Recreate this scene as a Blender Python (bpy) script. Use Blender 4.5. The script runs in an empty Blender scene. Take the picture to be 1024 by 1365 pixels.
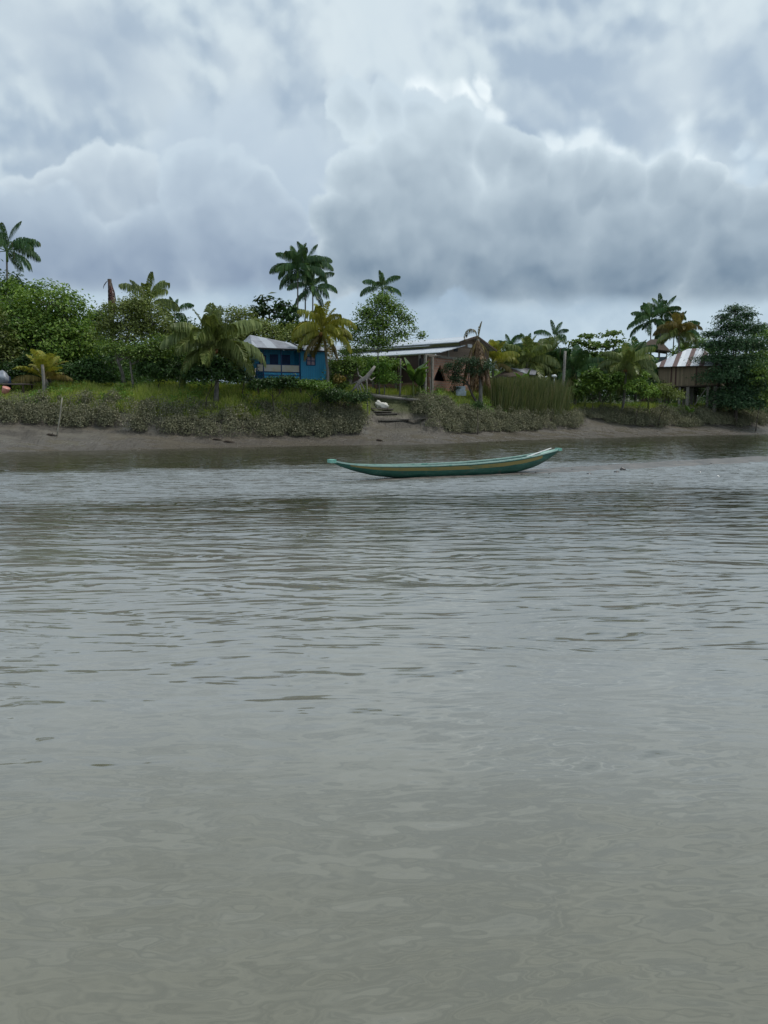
import bpy, bmesh, math, random
import numpy as np
from mathutils import Vector, Matrix
R = math.radians
PI = math.pi
rng = np.random.default_rng(7)
random.seed(7)
sc = bpy.context.scene
col = sc.collection

# ------------------------------------------------------------------ camera
FPX, HC, PITCH = 986.0, 2.53, math.atan(134.5 / 986.0)
CP, SP = math.cos(PITCH), math.sin(PITCH)
cam = bpy.data.cameras.new("camera"); camo = bpy.data.objects.new("camera", cam); col.objects.link(camo)
camo.location = (0, 0, HC); camo.rotation_euler = (PI / 2 - PITCH, 0, 0)
cam.sensor_fit = 'VERTICAL'; cam.sensor_height = 36.0; cam.lens = 36.0 * FPX / 1365.0
cam.clip_start = 0.1; cam.clip_end = 6000
sc.camera = camo
sc.view_settings.view_transform = 'Standard'; sc.view_settings.look = 'None'
sc.view_settings.exposure = 0.48; sc.view_settings.gamma = 1.0
sc.cycles.max_bounces = 6; sc.cycles.diffuse_bounces = 2; sc.cycles.glossy_bounces = 3
sc.cycles.transmission_bounces = 2; sc.cycles.transparent_max_bounces = 4

def at(px, py, Y):
    a = (px - 512) / FPX; b = (682.5 - py) / FPX
    t = Y / (CP + b * SP)
    return Vector((a * t, Y, HC + t * (-SP + b * CP)))

# ------------------------------------------------------------------ terrain
SHX = np.array([-400, -60, -23, -10, -0.6, 2.7, 5.5, 8.3, 12, 22, 43, 90, 400.])
SHY = np.array([-120, 29, 46.5, 52.2, 56.2, 57.0, 59, 62, 65.3, 71.8, 83, 108, 270.])
def shore(x):
    return np.interp(x, SHX, SHY)
def smooth(a, b, x):
    t = np.clip((x - a) / (b - a), 0, 1); return t * t * (3 - 2 * t)
def wob(x, y, f, k):
    return (np.sin(x * f + k) + np.sin(x * f * 1.9 + y * f * 1.3 + k * 2.1) * .6 + np.sin(y * f * 2.3 - x * f * .7 + k * 3) * .5) / 2.1
def gz_np(x, y):
    x = np.asarray(x, float); y = np.asarray(y, float)
    s = (y - shore(x)) * .86 + wob(x, y, .35, 1) * .35 * 1.0
    H = np.interp(x, [-60, -30, -10, 5, 12, 20, 35, 60], [4.2, 4.3, 4.4, 4.3, 4.0, 3.1, 3.2, 3.0])
    # mud shelf, wider far left and at the two landings
    w = np.interp(x, [-60, -23, -17, -12, -1.6, -.9, 2.7, 3.8, 19, 20.5, 24.5, 27, 60], [5.4, 5.0, 3.0, 2.4, 2.6, 5.3, 5.3, 3.0, 3.2, 5.5, 5.5, 3.5, 3.5])
    sl_ = np.interp(x, [-20, -8, 0], [.35, .32, .27])
    zz = np.where(s < 0, s * .09, np.where(s < w, s * sl_ - .06 * np.minimum(s, 1) , 0))
    zw = w * sl_ - .06
    t = np.clip((s - w) / 7.5, 0, 1)
    up = zw + (H - zw) * (t * (2 - t))
    z = np.where(s < w, zz, up)
    z = z + np.where(s > 26, np.minimum(s - 26, 80) * .055, 0)
    z = z + wob(x, y, 1.1, 4) * .07 * smooth(.5, 3, s) + wob(x, y, 3.3, 2) * .03 * smooth(0.1, 2, s)
    return np.maximum(z, -2.5)
def gz(x, y): return float(gz_np(x, y))

# ------------------------------------------------------------------ mesh helpers
def tag(o, label=None, cat=None, group=None, kind=None):
    if label: o['label'] = label
    if cat: o['category'] = cat
    if group: o['group'] = group
    if kind: o['kind'] = kind
    return o
def empty(name, loc=(0, 0, 0), rz=0):
    o = bpy.data.objects.new(name, None); col.objects.link(o)
    o.location = loc; o.rotation_euler = (0, 0, rz); o.empty_display_size = .3
    return o
class MB:
    def __init__(s): s.v = []; s.f = []; s.n = 0; s.smooth = False
    def add(s, v, f):
        v = np.asarray(v, float).reshape(-1, 3)
        for q in f: s.f.append([int(i) + s.n for i in q])
        s.v.append(v); s.n += len(v)
    def quads(s, v):                      # v: (k,4,3)
        v = np.asarray(v, float); k = len(v)
        s.f.extend((np.arange(k * 4).reshape(k, 4) + s.n).tolist())
        s.v.append(v.reshape(-1, 3)); s.n += 4 * k
    def box(s, x0, x1, y0, y1, z0, z1, M=None):
        v = np.array([[x, y, z] for z in (z0, z1) for y in (y0, y1) for x in (x0, x1)], float)
        if M is not None: v = np.array([M @ Vector(p) for p in v])
        s.add(v, [(0, 2, 3, 1), (4, 5, 7, 6), (0, 1, 5, 4), (2, 6, 7, 3), (0, 4, 6, 2), (1, 3, 7, 5)])
    def bar(s, a, b, w, h=None):          # rectangular bar from a to b
        a = Vector(a); b = Vector(b); h = h or w
        d = (b - a); L = d.length; q = d.to_track_quat('Z', 'Y')
        M = Matrix.Translation(a) @ q.to_matrix().to_4x4()
        s.box(-w / 2, w / 2, -h / 2, h / 2, 0, L, M)
    def tube(s, pts, rad, n=7, cap=True):
        pts = [Vector(p) for p in pts]; k = len(pts)
        if not hasattr(rad, '__len__'): rad = [rad] * k
        vs = []
        up = Vector((0.13, 0.21, 1)).normalized()
        for i, p in enumerate(pts):
            t = (pts[min(i + 1, k - 1)] - pts[max(i - 1, 0)])
            t = t.normalized() if t.length > 1e-9 else Vector((0, 0, 1))
            ref = up if abs(t.dot(up)) < .95 else Vector((1, 0, 0))
            u = t.cross(ref).normalized(); w = t.cross(u)
            for j in range(n):
                an = 2 * PI * j / n
                vs.append(p + (u * math.cos(an) + w * math.sin(an)) * rad[i])
        fs = [(i * n + j, i * n + (j + 1) % n, (i + 1) * n + (j + 1) % n, (i + 1) * n + j) for i in range(k - 1) for j in range(n)]
        if cap: fs += [tuple(range(n))[::-1], tuple((k - 1) * n + j for j in range(n))]
        s.add([list(v) for v in vs], fs)
    def slab(s, quad, th):                # 4 points (ccw from above) -> thick plate
        q = [Vector(p) for p in quad]
        nrm = (q[1] - q[0]).cross(q[3] - q[0]).normalized()
        v = [list(p) for p in q] + [list(p - nrm * th) for p in q]
        s.add(v, [(0, 1, 2, 3), (7, 6, 5, 4), (0, 4, 5, 1), (1, 5, 6, 2), (2, 6, 7, 3), (3, 7, 4, 0)])
    def mesh(s, name, mat, smooth=False):
        me = bpy.data.meshes.new(name)
        v = np.concatenate(s.v) if s.v else np.zeros((0, 3))
        me.from_pydata(v.tolist(), [], s.f)
        if mat: me.materials.append(mat)
        if smooth: me.polygons.foreach_set('use_smooth', [True] * len(me.polygons))
        me.update(); return me
    def build(s, name, mat, parent=None, smooth=False, loc=None):
        o = bpy.data.objects.new(name, s.mesh(name, mat, smooth)); col.objects.link(o)
        if parent is not None: o.parent = parent
        if loc is not None: o.location = loc
        return o

# ------------------------------------------------------------------ node helpers
class NT:
    def __init__(s, nt): s.nt = nt; nt.nodes.clear()
    def n(s, t, **k):
        o = s.nt.nodes.new(t)
        for a, b in k.items(): setattr(o, a, b)
        return o
    def put(s, sock, val):
        if isinstance(val, E): val = val.s
        if isinstance(val, bpy.types.NodeSocket): s.nt.links.new(val, sock)
        elif val is not None:
            if isinstance(val, (tuple, list, Vector)) and sock.type == 'RGBA' and len(val) == 3: val = (*val, 1)
            sock.default_value = val
    def m(s, op, a, b=None, c=None, clamp=False):
        o = s.n('ShaderNodeMath', operation=op); o.use_clamp = clamp
        for i, x in enumerate((a, b, c)):
            if x is not None: s.put(o.inputs[i], x)
        return E(s, o.outputs[0])
    def vm(s, op, a, b=None, scale=None):
        o = s.n('ShaderNodeVectorMath', operation=op)
        s.put(o.inputs[0], a)
        if b is not None: s.put(o.inputs[1], b)
        if scale is not None: s.put(o.inputs['Scale'], scale)
        return E(s, o.outputs['Value'] if op in ('LENGTH', 'DISTANCE', 'DOT_PRODUCT') else o.outputs['Vector'])
    def xyz(s, x=0., y=0., z=0.):
        o = s.n('ShaderNodeCombineXYZ')
        for i, v in enumerate((x, y, z)): s.put(o.inputs[i], v)
        return E(s, o.outputs[0])
    def sep(s, v):
        o = s.n('ShaderNodeSeparateXYZ'); s.put(o.inputs[0], v); return [E(s, q) for q in o.outputs]
    def noise(s, vec, scale, detail=3, rough=.5, lac=2., dist=0, colr=False, dim='3D', w=None):
        o = s.n('ShaderNodeTexNoise', noise_dimensions=dim)
        s.put(o.inputs['Vector'], vec); s.put(o.inputs['Scale'], scale); s.put(o.inputs['Detail'], detail)
        s.put(o.inputs['Roughness'], rough); s.put(o.inputs['Lacunarity'], lac); s.put(o.inputs['Distortion'], dist)
        return E(s, o.outputs['Color' if colr else 0])
    def voro(s, vec, scale, detail=2, rough=.5, smoothness=.6):
        o = s.n('ShaderNodeTexVoronoi', feature='SMOOTH_F1', voronoi_dimensions='2D')
        s.put(o.inputs['Vector'], vec); s.put(o.inputs['Scale'], scale); s.put(o.inputs['Detail'], detail)
        s.put(o.inputs['Roughness'], rough); s.put(o.inputs['Smoothness'], smoothness)
        return E(s, o.outputs['Distance'])
    def ss(s, x, a, b, lo=0., hi=1.):
        o = s.n('ShaderNodeMapRange', interpolation_type='SMOOTHSTEP')
        for i, v in enumerate((x, a, b, lo, hi)): s.put(o.inputs[i], v)
        return E(s, o.outputs[0])
    def lin(s, x, a, b, lo=0., hi=1.):
        o = s.n('ShaderNodeMapRange')
        for i, v in enumerate((x, a, b, lo, hi)): s.put(o.inputs[i], v)
        return E(s, o.outputs[0])
    def mix(s, f, a, b, bt='MIX'):
        o = s.n('ShaderNodeMix', data_type='RGBA', blend_type=bt)
        s.put(o.inputs[0], f); s.put(o.inputs[6], a); s.put(o.inputs[7], b)
        return E(s, o.outputs[2])
    def attr(s, node, out): return E(s, s.n(node).outputs[out])
class E:
    def __init__(s, t, sock): s.t = t; s.s = sock
    def __add__(s, o): return s.t.m('ADD', s, o)
    __radd__ = __add__
    def __sub__(s, o): return s.t.m('SUBTRACT', s, o)
    def __rsub__(s, o): return s.t.m('SUBTRACT', o, s)
    def __mul__(s, o): return s.t.m('MULTIPLY', s, o)
    __rmul__ = __mul__
    def max(s, o): return s.t.m('MAXIMUM', s, o)
    def min(s, o): return s.t.m('MINIMUM', s, o)

def srgb(r, g, b):
    f = lambda c: (c / 255 / 12.92) if c / 255 <= .04045 else ((c / 255 + .055) / 1.055) ** 2.4
    return (f(r), f(g), f(b))

# ------------------------------------------------------------------ sky
def make_sky(sun_el, sun_rot):
    w = bpy.data.worlds.new("World"); sc.world = w; w.use_nodes = True
    t = NT(w.node_tree)
    d = t.attr('ShaderNodeTexCoord', 'Generated')
    d = t.vm('NORMALIZE', d)
    x, y, z = t.sep(d)
    az = t.m('ARCTAN2', x, y); el = t.m('ARCSINE', z)
    u = az * 10.0; v = el * 10.0
    def uv(px, py):
        p = at(px, py, 1.0) - Vector((0, 0, HC)); p.normalize()
        return (math.atan2(p.x, p.y) * 10, math.asin(p.z) * 10, 0)
    P0 = t.xyz(u, v, 0.)
    # sphere direction based noises
    wr = t.vm('SUBTRACT', t.noise(d, 5.0, 6, .58, colr=True), (.5, .5, .5))
    P = t.vm('ADD', P0, t.vm('MULTIPLY', wr, (1.0, .9, 0)))
    ds = t.vm('ADD', P0, t.vm('MULTIPLY', wr, (.75, .75, 0)))
    puff = 0.72 - t.voro(ds, 1.25, 2.5, .42, .7)
    puff2 = 0.72 - t.voro(t.vm('ADD', ds, (.05, .13, 0)), 1.25, 2.5, .42, .7)
    relief = puff - puff2                               # >0 : faces the light (up/right)
    fb = t.noise(d, 3.6, 6, .52) - .5
    fb2 = t.noise(t.vm('ADD', d, (3.1, 1.7, .4)), 9.0, 6, .58) - .5
    def blobs(lst, k=.10):
        r = None
        for px, py, rad in lst:
            c = uv(px, py)
            dd = t.vm('DISTANCE', P, c)
            f = t.m('MULTIPLY_ADD', dd, -100.0 / rad, 1.0)
            if r is None: r = f
            else:
                o = t.n('ShaderNodeMath', operation='SMOOTH_MAX')
                t.put(o.inputs[0], r); t.put(o.inputs[1], f); o.inputs[2].default_value = k
                r = E(t, o.outputs[0])
        return r.max(-1.5)
    C = srgb
    # base layer: mottled overcast
    m0 = t.ss(fb * .9 + fb2 * .5 + relief * .75, -.24, .24)
    base = t.mix(m0, C(164, 178, 196), C(206, 215, 223))
    lt = t.ss(blobs([(60, 10, 130), (320, 95, 70), (200, 120, 80), (890, 120, 90), (560, 30, 110), (450, 60, 90), (960, 40, 60)]), .0, .9)
    base = t.mix(lt * .6, base, C(212, 219, 226))
    dk = t.ss(blobs([(105, 90, 90), (160, 75, 70), (60, 215, 60)]), .0, .9)
    base = t.mix(dk * .5, base, C(156, 170, 190))
    dk = t.ss(blobs([(760, 110, 90), (710, 150, 60), (840, 150, 60), (1000, 110, 70), (400, 130, 50), (405, 160, 30), (960, 230, 60)]), .0, .8)
    base = t.mix(dk * .5, base, C(162, 176, 195))
    # light strip above the horizon
    hz = t.ss(v + fb * .6, 2.05, 1.6)
    base = t.mix(hz * .9, base, t.mix(t.ss(fb2 * .7 + fb * .7, -.2, .22), C(152, 170, 191), C(190, 204, 218)))
    cloud = base
    def layer(cloud, bl, light, dark, ytop, ybase, soft=.10, pa=.45, cut=True, rim=None, rimw=.35, amt=1., rel=.9, k=.06, edge=.3, p=1.0):
        f = blobs(bl, k) + (puff - .32) * pa
        mk = t.ss(f, .0, soft)
        vt = uv(512, ytop)[1]; vb = uv(512, ybase)[1]
        if cut: mk = mk * t.ss(v + fb * .75 + fb2 * .30, vb - .16, vb + .12)
        g = t.m('POWER', t.lin(v + fb * .9 + fb2 * .25, vb - .05, vt).max(0.001), p)
        g2 = g * .85 + relief * rel * .34 + t.ss(f, .55, 0.) * edge + fb2 * .10
        c = t.mix(t.m('MULTIPLY', g2, 1., clamp=True), dark, light)
        if rim is not None:
            c = t.mix(t.ss(f, rimw, 0.) * t.ss(relief + fb2 * .2, -.06, .12) * .3, c, rim)
        return t.mix(mk * amt, cloud, c)
    # soft pale bank in the middle
    cloud = layer(cloud, [(330, 190, 70), (420, 230, 90), (250, 205, 70), (470, 310, 90), (380, 290, 110)], C(196, 206, 218), C(166, 180, 199), 130, 400, soft=.4, cut=False, k=.15)
    # sunlit white heads behind the big cumulus
    cloud = layer(cloud, [(575, 135, 46), (625, 155, 38), (652, 122, 17), (660, 170, 34), (765, 195, 54), (735, 192, 30), (810, 212, 30), (905, 203, 54), (870, 218, 34), (935, 215, 30), (992, 240, 40), (985, 212, 24), (996, 268, 22)],
                  C(236, 240, 244), C(190, 203, 217), 120, 300, soft=.5, pa=.75, cut=False, rel=3.2, edge=-.30)
    # left cumulus
    cloud = layer(cloud, [(118, 232, 50), (165, 245, 52), (75, 262, 52), (30, 285, 52), (120, 310, 90), (215, 300, 70), (200, 262, 36)],
                  C(202, 211, 221), C(143, 157, 178), 190, 395, soft=.12, rel=1.15, rim=C(214, 222, 230))
    cloud = layer(cloud, [(270, 240, 60), (310, 250, 52), (350, 285, 50), (385, 305, 45), (420, 335, 45), (300, 330, 90), (200, 350, 80), (80, 360, 100), (380, 365, 60), (-30, 330, 80)],
                  C(192, 203, 216), C(134, 148, 171), 210, 388, soft=.14, rel=1.15, rim=C(204, 213, 223))
    # big cumulus, right
    cloud = layer(cloud, [(475, 160, 42), (520, 158, 44), (565, 168, 44), (610, 195, 52), (660, 212, 48), (700, 228, 44), (745, 240, 44), (790, 243, 42), (835, 253, 46), (885, 245, 44), (925, 257, 42), (965, 290, 44), (1010, 305, 50),
                          (560, 260, 110), (480, 250, 60), (700, 320, 120), (850, 330, 110), (980, 350, 90), (560, 340, 90), (1080, 330, 90), (470, 330, 70), (445, 300, 50)],
                  C(201, 211, 221), C(113, 130, 150), 140, 402, soft=.13, rel=1.25, rim=C(222, 229, 236), rimw=.30, p=.95)
    # generic cloud ceiling outside the part seen directly
    sky = t.n('ShaderNodeTexSky', sky_type='NISHITA'); sky.sun_disc = False
    sky.sun_elevation = sun_el; sky.sun_rotation = sun_rot; sky.air_density = 1.2; sky.dust_density = 1.5
    scaled = t.vm('MULTIPLY', cloud, (7.75, 8.15, 8.05))
    skyc = E(t, sky.outputs[0])
    gap = t.ss(fb + fb2 * .5, .10, .34)
    fin = t.mix(.965 - gap * .10, skyc, scaled)
    bg = t.n('ShaderNodeBackground'); t.put(bg.inputs[0], fin); bg.inputs[1].default_value = .1
    out = t.n('ShaderNodeOutputWorld'); t.nt.links.new(bg.outputs[0], out.inputs[0])
    w.cycles.sampling_method = 'MANUAL'; w.cycles.sample_map_resolution = 512

SUN_EL, SUN_AZ = R(62), R(80)          # azimuth measured from +Y toward +X
make_sky(SUN_EL, SUN_AZ)
sl = bpy.data.lights.new("sun", 'SUN'); sl.energy = 1.5; sl.angle = R(12); sl.color = (1., .955, .89)
so = bpy.data.objects.new("sun", sl); col.objects.link(so)
sd = Vector((math.sin(SUN_AZ) * math.cos(SUN_EL), math.cos(SUN_AZ) * math.cos(SUN_EL), math.sin(SUN_EL)))
so.rotation_euler = sd.to_track_quat('Z', 'Y').to_euler(); so.location = sd * 100
# ------------------------------------------------------------------ materials
def mat(name):
    m = bpy.data.materials.new(name); m.use_nodes = True; return m, NT(m.node_tree)
def finish(t, **k):
    b = t.n('ShaderNodeBsdfPrincipled')
    for a, v in k.items():
        if a == 'mixtrans': continue
        t.put(b.inputs[a.replace('_', ' ')], v)
    o = t.n('ShaderNodeOutputMaterial'); t.nt.links.new(b.outputs[0], o.inputs[0]); return b
def bump(t, h, strength=.3, dist=.02):
    o = t.n('ShaderNodeBump'); t.put(o.inputs['Height'], h); o.inputs['Strength'].default_value = strength; o.inputs['Distance'].default_value = dist
    return E(t, o.outputs[0])

# water
def water_material():
    m, t = mat('river_water')
    pos = t.attr('ShaderNodeNewGeometry', 'Position')
    x, y, z = t.sep(pos)
    big = t.noise(pos, .11, 3, .5)
    big2 = t.noise(t.vm('MULTIPLY', pos, (.5, 1.6, 1.)), .35, 4, .6)
    # ruffled belt where the current runs over the bar
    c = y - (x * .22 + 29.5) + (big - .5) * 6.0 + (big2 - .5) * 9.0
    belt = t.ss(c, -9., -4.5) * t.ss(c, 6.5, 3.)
    near = t.ss(y, 6.0, 17.0)
    sx = t.ss(c, 3.5, 8.0)                       # sheltered water along the far bank
    # wave slopes
    p1 = t.vm('MULTIPLY', pos, (.42, 1.15, 1.))
    pr = t.n('ShaderNodeVectorRotate', rotation_type='Z_AXIS'); t.put(pr.inputs[0], pos); pr.inputs['Angle'].default_value = R(-9)
    p1 = t.vm('MULTIPLY', E(t, pr.outputs[0]), (.34, 1.15, 1.))
    n1 = t.vm('SUBTRACT', t.noise(p1, 3.0, 4, .58, dist=.6, colr=True), (.5, .5, .5))
    n2 = t.vm('SUBTRACT', t.noise(t.vm('MULTIPLY', pos, (.5, 1.1, 1.)), 6.5, 2, .5, dist=.15, colr=True), (.5, .5, .5))
    n3 = t.vm('SUBTRACT', t.noise(t.vm('MULTIPLY', pos, (.5, 1., 1.)), .9, 2, .5, colr=True), (.5, .5, .5))
    patch = t.ss(big2, .38, .66)
    patchx = t.ss(big, .40, .62)
    nr2 = t.ss(y, 2.0, 5.0)
    a1 = (near * .10 + .15) * (1 - sx * .3) * (patchx * .6 + .55) + belt * .35
    a2 = ((1 - t.ss(y, 3., 13.)) * .26 + .10) * (1 - sx * .5) * (patch * .6 + .55) + belt * .36
    a3 = (near * .06 + .08) * (1 - sx * .7)
    sl_ = t.vm('ADD', t.vm('ADD', t.vm('SCALE', n1, scale=a1), t.vm('SCALE', n2, scale=a2)), t.vm('SCALE', n3, scale=a3))
    gx, gy, _ = t.sep(sl_)
    gx = gx * .7; gy = gy * 1.25
    dn = t.vm('SUBTRACT', t.noise(t.vm('MULTIPLY', pos, (.35, .9, 1.)), .8, 3, .55, colr=True), (.5, .5, .5)); d1, d2, d3 = t.sep(dn)
    am = t.noise(t.vm('MULTIPLY', pos, (.5, 1., 1.)), .55, 3, .6)
    am2 = t.noise(t.vm('ADD', t.vm('MULTIPLY', pos, (.5, 1., 1.)), (7., 3., 0.)), .9, 3, .6)
    calm = (1 - sx * .35)
    for ang, lam, A_, dd, m_ in ((-7, .52, .055, d1, am), (9, .33, .055, d2, am2), (-14, .21, .05, d3, am), (4, .95, .035, d2, am2), (6, .125, .045, d1, am2), (-10, .085, .04, d3, am)):
        ca, sa = math.cos(R(ang)), math.sin(R(ang))
        ph = (y * ca + x * sa + dd * 1.5) * (2 * PI / lam)
        w_ = t.m('SINE', ph) * t.ss(m_, .36, .62, .25, 1.) * calm * A_ * (1 + belt * .6) * t.ss(y, 3.5, 12., .60, 1.4)
        gx = gx + w_ * sa; gy = gy + w_ * ca
    gy = gy - (belt * .15 + .020 + sx * .035)
    nn = t.vm('NORMALIZE', t.xyz(gx, gy, 1.))
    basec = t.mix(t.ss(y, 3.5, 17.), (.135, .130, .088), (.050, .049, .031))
    basec = t.mix(t.ss(y + big * 3., 3.8, 8.5) * t.ss(y, 22., 10.) * .9, t.mix(t.ss(y, 4., 16.), (.115, .104, .058), (.050, .049, .031)), (.205, .205, .180))  # pale mid-river band puts sky sheen into the base colour
    basec = t.mix(belt * .65, basec, (.20, .21, .205))  # ruffled belt lightened too: sky brightness added to its colour
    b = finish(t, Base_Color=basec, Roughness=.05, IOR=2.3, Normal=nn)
    b.inputs['Specular IOR Level'].default_value = .5
    return m
WATER = water_material()
wv = []
mb = MB()
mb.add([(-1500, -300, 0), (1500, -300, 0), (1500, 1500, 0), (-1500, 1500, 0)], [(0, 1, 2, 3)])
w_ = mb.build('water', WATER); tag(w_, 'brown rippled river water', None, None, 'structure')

# ground
def ground_material():
    m, t = mat('bank_ground')
    pos = t.attr('ShaderNodeNewGeometry', 'Position'); x, y, z = t.sep(pos)
    st = t.vm('MULTIPLY', pos, (.35, 1., 2.2))
    n = t.noise(st, .9, 6, .6); nf = t.noise(pos, 5.0, 5, .65); nl = t.noise(pos, .25, 3, .5)
    mudA = t.mix(t.ss(n, .35, .65), (.066, .058, .045), (.145, .128, .100))
    mudA = t.mix(t.ss(nf, .4, .8) * .5, mudA, (.06, .048, .038))
    wet = t.ss(z + (n - .5) * 1.1, .95, .15)
    mudc = t.mix(wet * .55, mudA, (.115, .10, .085))
    soil = t.mix(nf, (.035, .045, .012), (.075, .085, .022))
    gr = t.ss(z + (n - .5) * 1.2 + (nf - .5) * .6, 2.0, 2.7)
    c = t.mix(gr, mudc, soil)
    pud = t.ss(n + (nf - .5) * .12, .49, .54) * t.ss(z, 2.2, 1.4)
    rough = t.m('SUBTRACT', .72 - wet * .32, pud * .42)
    rough = rough.max(.07)
    gul = t.noise(t.vm('MULTIPLY', pos, (1.6, .35, 1.)), 1.1, 5, .7, dist=1.2); h = nf * .6 + n * 1.2 + t.ss(gul, .42, .52) * .9
    bb = t.n('ShaderNodeBump'); t.put(bb.inputs['Height'], h); t.put(bb.inputs['Strength'], .6 - pud * .5); bb.inputs['Distance'].default_value = .13
    finish(t, Base_Color=c, Roughness=rough, Normal=E(t, bb.outputs[0]))
    return m
GROUND = ground_material()
xs = np.concatenate([np.linspace(-400, -62, 16), np.arange(-60, 90, .45), np.linspace(92, 400, 16)])
ss_ = np.concatenate([np.linspace(-25, -1, 8), np.arange(-.8, 18, .35), np.linspace(19, 80, 30), np.linspace(90, 900, 20)])
X, S = np.meshgrid(xs, ss_)
Yg = shore(X) + S / .86
Zg = gz_np(X, Yg)
V = np.stack([X, Yg, Zg], -1).reshape(-1, 3)
nx, ns = len(xs), len(ss_)
idx = np.arange(nx * ns).reshape(ns, nx)
F = np.stack([idx[:-1, :-1], idx[:-1, 1:], idx[1:, 1:], idx[1:, :-1]], -1).reshape(-1, 4)
me = bpy.data.meshes.new('ground'); me.from_pydata(V.tolist(), [], F.tolist()); me.materials.append(GROUND)
me.polygons.foreach_set('use_smooth', [True] * len(me.polygons))
g_ = bpy.data.objects.new('ground', me); col.objects.link(g_); tag(g_, 'sloping river bank of brown mud and grassy soil', None, None, 'structure')

# mud bar in the river
def bar_z(x, y):
    k = (x - 3.0) * .60 + 29.3                   # centreline y
    d = (y - k) / np.interp(x, [-1, 3, 8, 20, 45], [.5, 1.1, 1.6, 2.4, 3.2])
    e = smooth(-2.5, 2, x)
    h = (1 - d * d) * .075 * e + wob(x, y, 2.1, 3) * .012 + wob(x, y, 5.7, 1) * .010 - .034
    return np.where(np.abs(d) > 1.6, -.3, h)
bx = np.arange(-4, 46, .12); bd = np.linspace(-4.5, 4.5, 70)
X, Dd = np.meshgrid(bx, bd); Yb = (X - 3.0) * .60 + 29.3 + Dd
Zb = bar_z(X, Yb); V = np.stack([X, Yb, Zb], -1).reshape(-1, 3)
idx = np.arange(X.size).reshape(X.shape)
F = np.stack([idx[:-1, :-1], idx[:-1, 1:], idx[1:, 1:], idx[1:, :-1]], -1).reshape(-1, 4)
me = bpy.data.meshes.new('mudflat'); me.from_pydata(V.tolist(), [], F.tolist())
m, t = mat('wet_bar_mud')
pos = t.attr('ShaderNodeNewGeometry', 'Position'); n = t.noise(t.vm('MULTIPLY', pos, (.5, 1.2, 1)), 2.5, 6, .7); nf = t.noise(pos, 14, 4, .6)
finish(t, Base_Color=t.mix(t.ss(n, .35, .65), (.075, .068, .060), (.185, .168, .15)), Roughness=t.lin(n, .3, .7, .25, .6), Normal=bump(t, n * .8 + nf * .5, .7, .06))
me.materials.append(m); me.polygons.foreach_set('use_smooth', [True] * len(me.polygons))
o = bpy.data.objects.new('mudflat', me); col.objects.link(o); tag(o, 'low wet mud bar breaking the river surface beside the canoe', None, None, 'structure')
def hit(px, py, y0=40, y1=110):
    for Y in np.arange(y0, y1, .1):
        p = at(px, py, Y)
        if gz(p.x, p.y) >= p.z: return p
    return at(px, py, y1)

def DM(px, D):      # pushes depths along the line of sight by image column, out to the bank
    return D * float(np.interp(px, [440, 490, 560, 750, 800], [1, 1.05, 1.12, 1.12, 1.])) if D < 82 else D
# ------------------------------------------------------------------ plant materials
def leafmat(name, c1, c2, c3=None, rough=.45, trans=.25, obj=.25, spec=.4):
    m, t = mat(name)
    isl = t.attr('ShaderNodeNewGeometry', 'Random Per Island')
    pos = t.attr('ShaderNodeNewGeometry', 'Position')
    oi = t.attr('ShaderNodeObjectInfo', 'Random')
    n = t.noise(pos, .8, 3, .6)
    c = t.mix(t.ss(isl * .6 + n * .8, .35, 1.05), c1, c2)
    if c3: c = t.mix(t.ss(isl, .93, .97), c, c3)
    k = t.lin(oi, 0, 1, 1 - obj, 1 + obj)
    c = E(t, t.vm('SCALE', c, scale=k * 1.38).s)
    b = t.n('ShaderNodeBsdfPrincipled'); t.put(b.inputs['Base Color'], c); b.inputs['Roughness'].default_value = rough
    b.inputs['Specular IOR Level'].default_value = spec
    tr = t.n('ShaderNodeBsdfTranslucent'); t.put(tr.inputs[0], t.mix(1., c, (1.2, 1.25, .7), 'MULTIPLY'))
    mx = t.n('ShaderNodeMixShader'); mx.inputs[0].default_value = trans
    t.nt.links.new(b.outputs[0], mx.inputs[1]); t.nt.links.new(tr.outputs[0], mx.inputs[2])
    o = t.n('ShaderNodeOutputMaterial'); t.nt.links.new(mx.outputs[0], o.inputs[0])
    return m
def barkmat(name, c1, c2, sc_=6.):
    m, t = mat(name)
    co = t.attr('ShaderNodeTexCoord', 'Object'); n = t.noise(t.vm('MULTIPLY', co, (1, 1, .4)), sc_, 4, .6)
    finish(t, Base_Color=t.mix(t.ss(n, .3, .7), c1, c2), Roughness=.85, Normal=bump(t, n, .6, .04)); return m
BARK = barkmat('pale_bark', (.10, .09, .07), (.26, .24, .20))
BARKD = barkmat('dark_bark', (.035, .028, .02), (.10, .08, .06))
PALMB = barkmat('palm_trunk_bark', (.09, .085, .075), (.22, .205, .18), 4)
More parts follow.
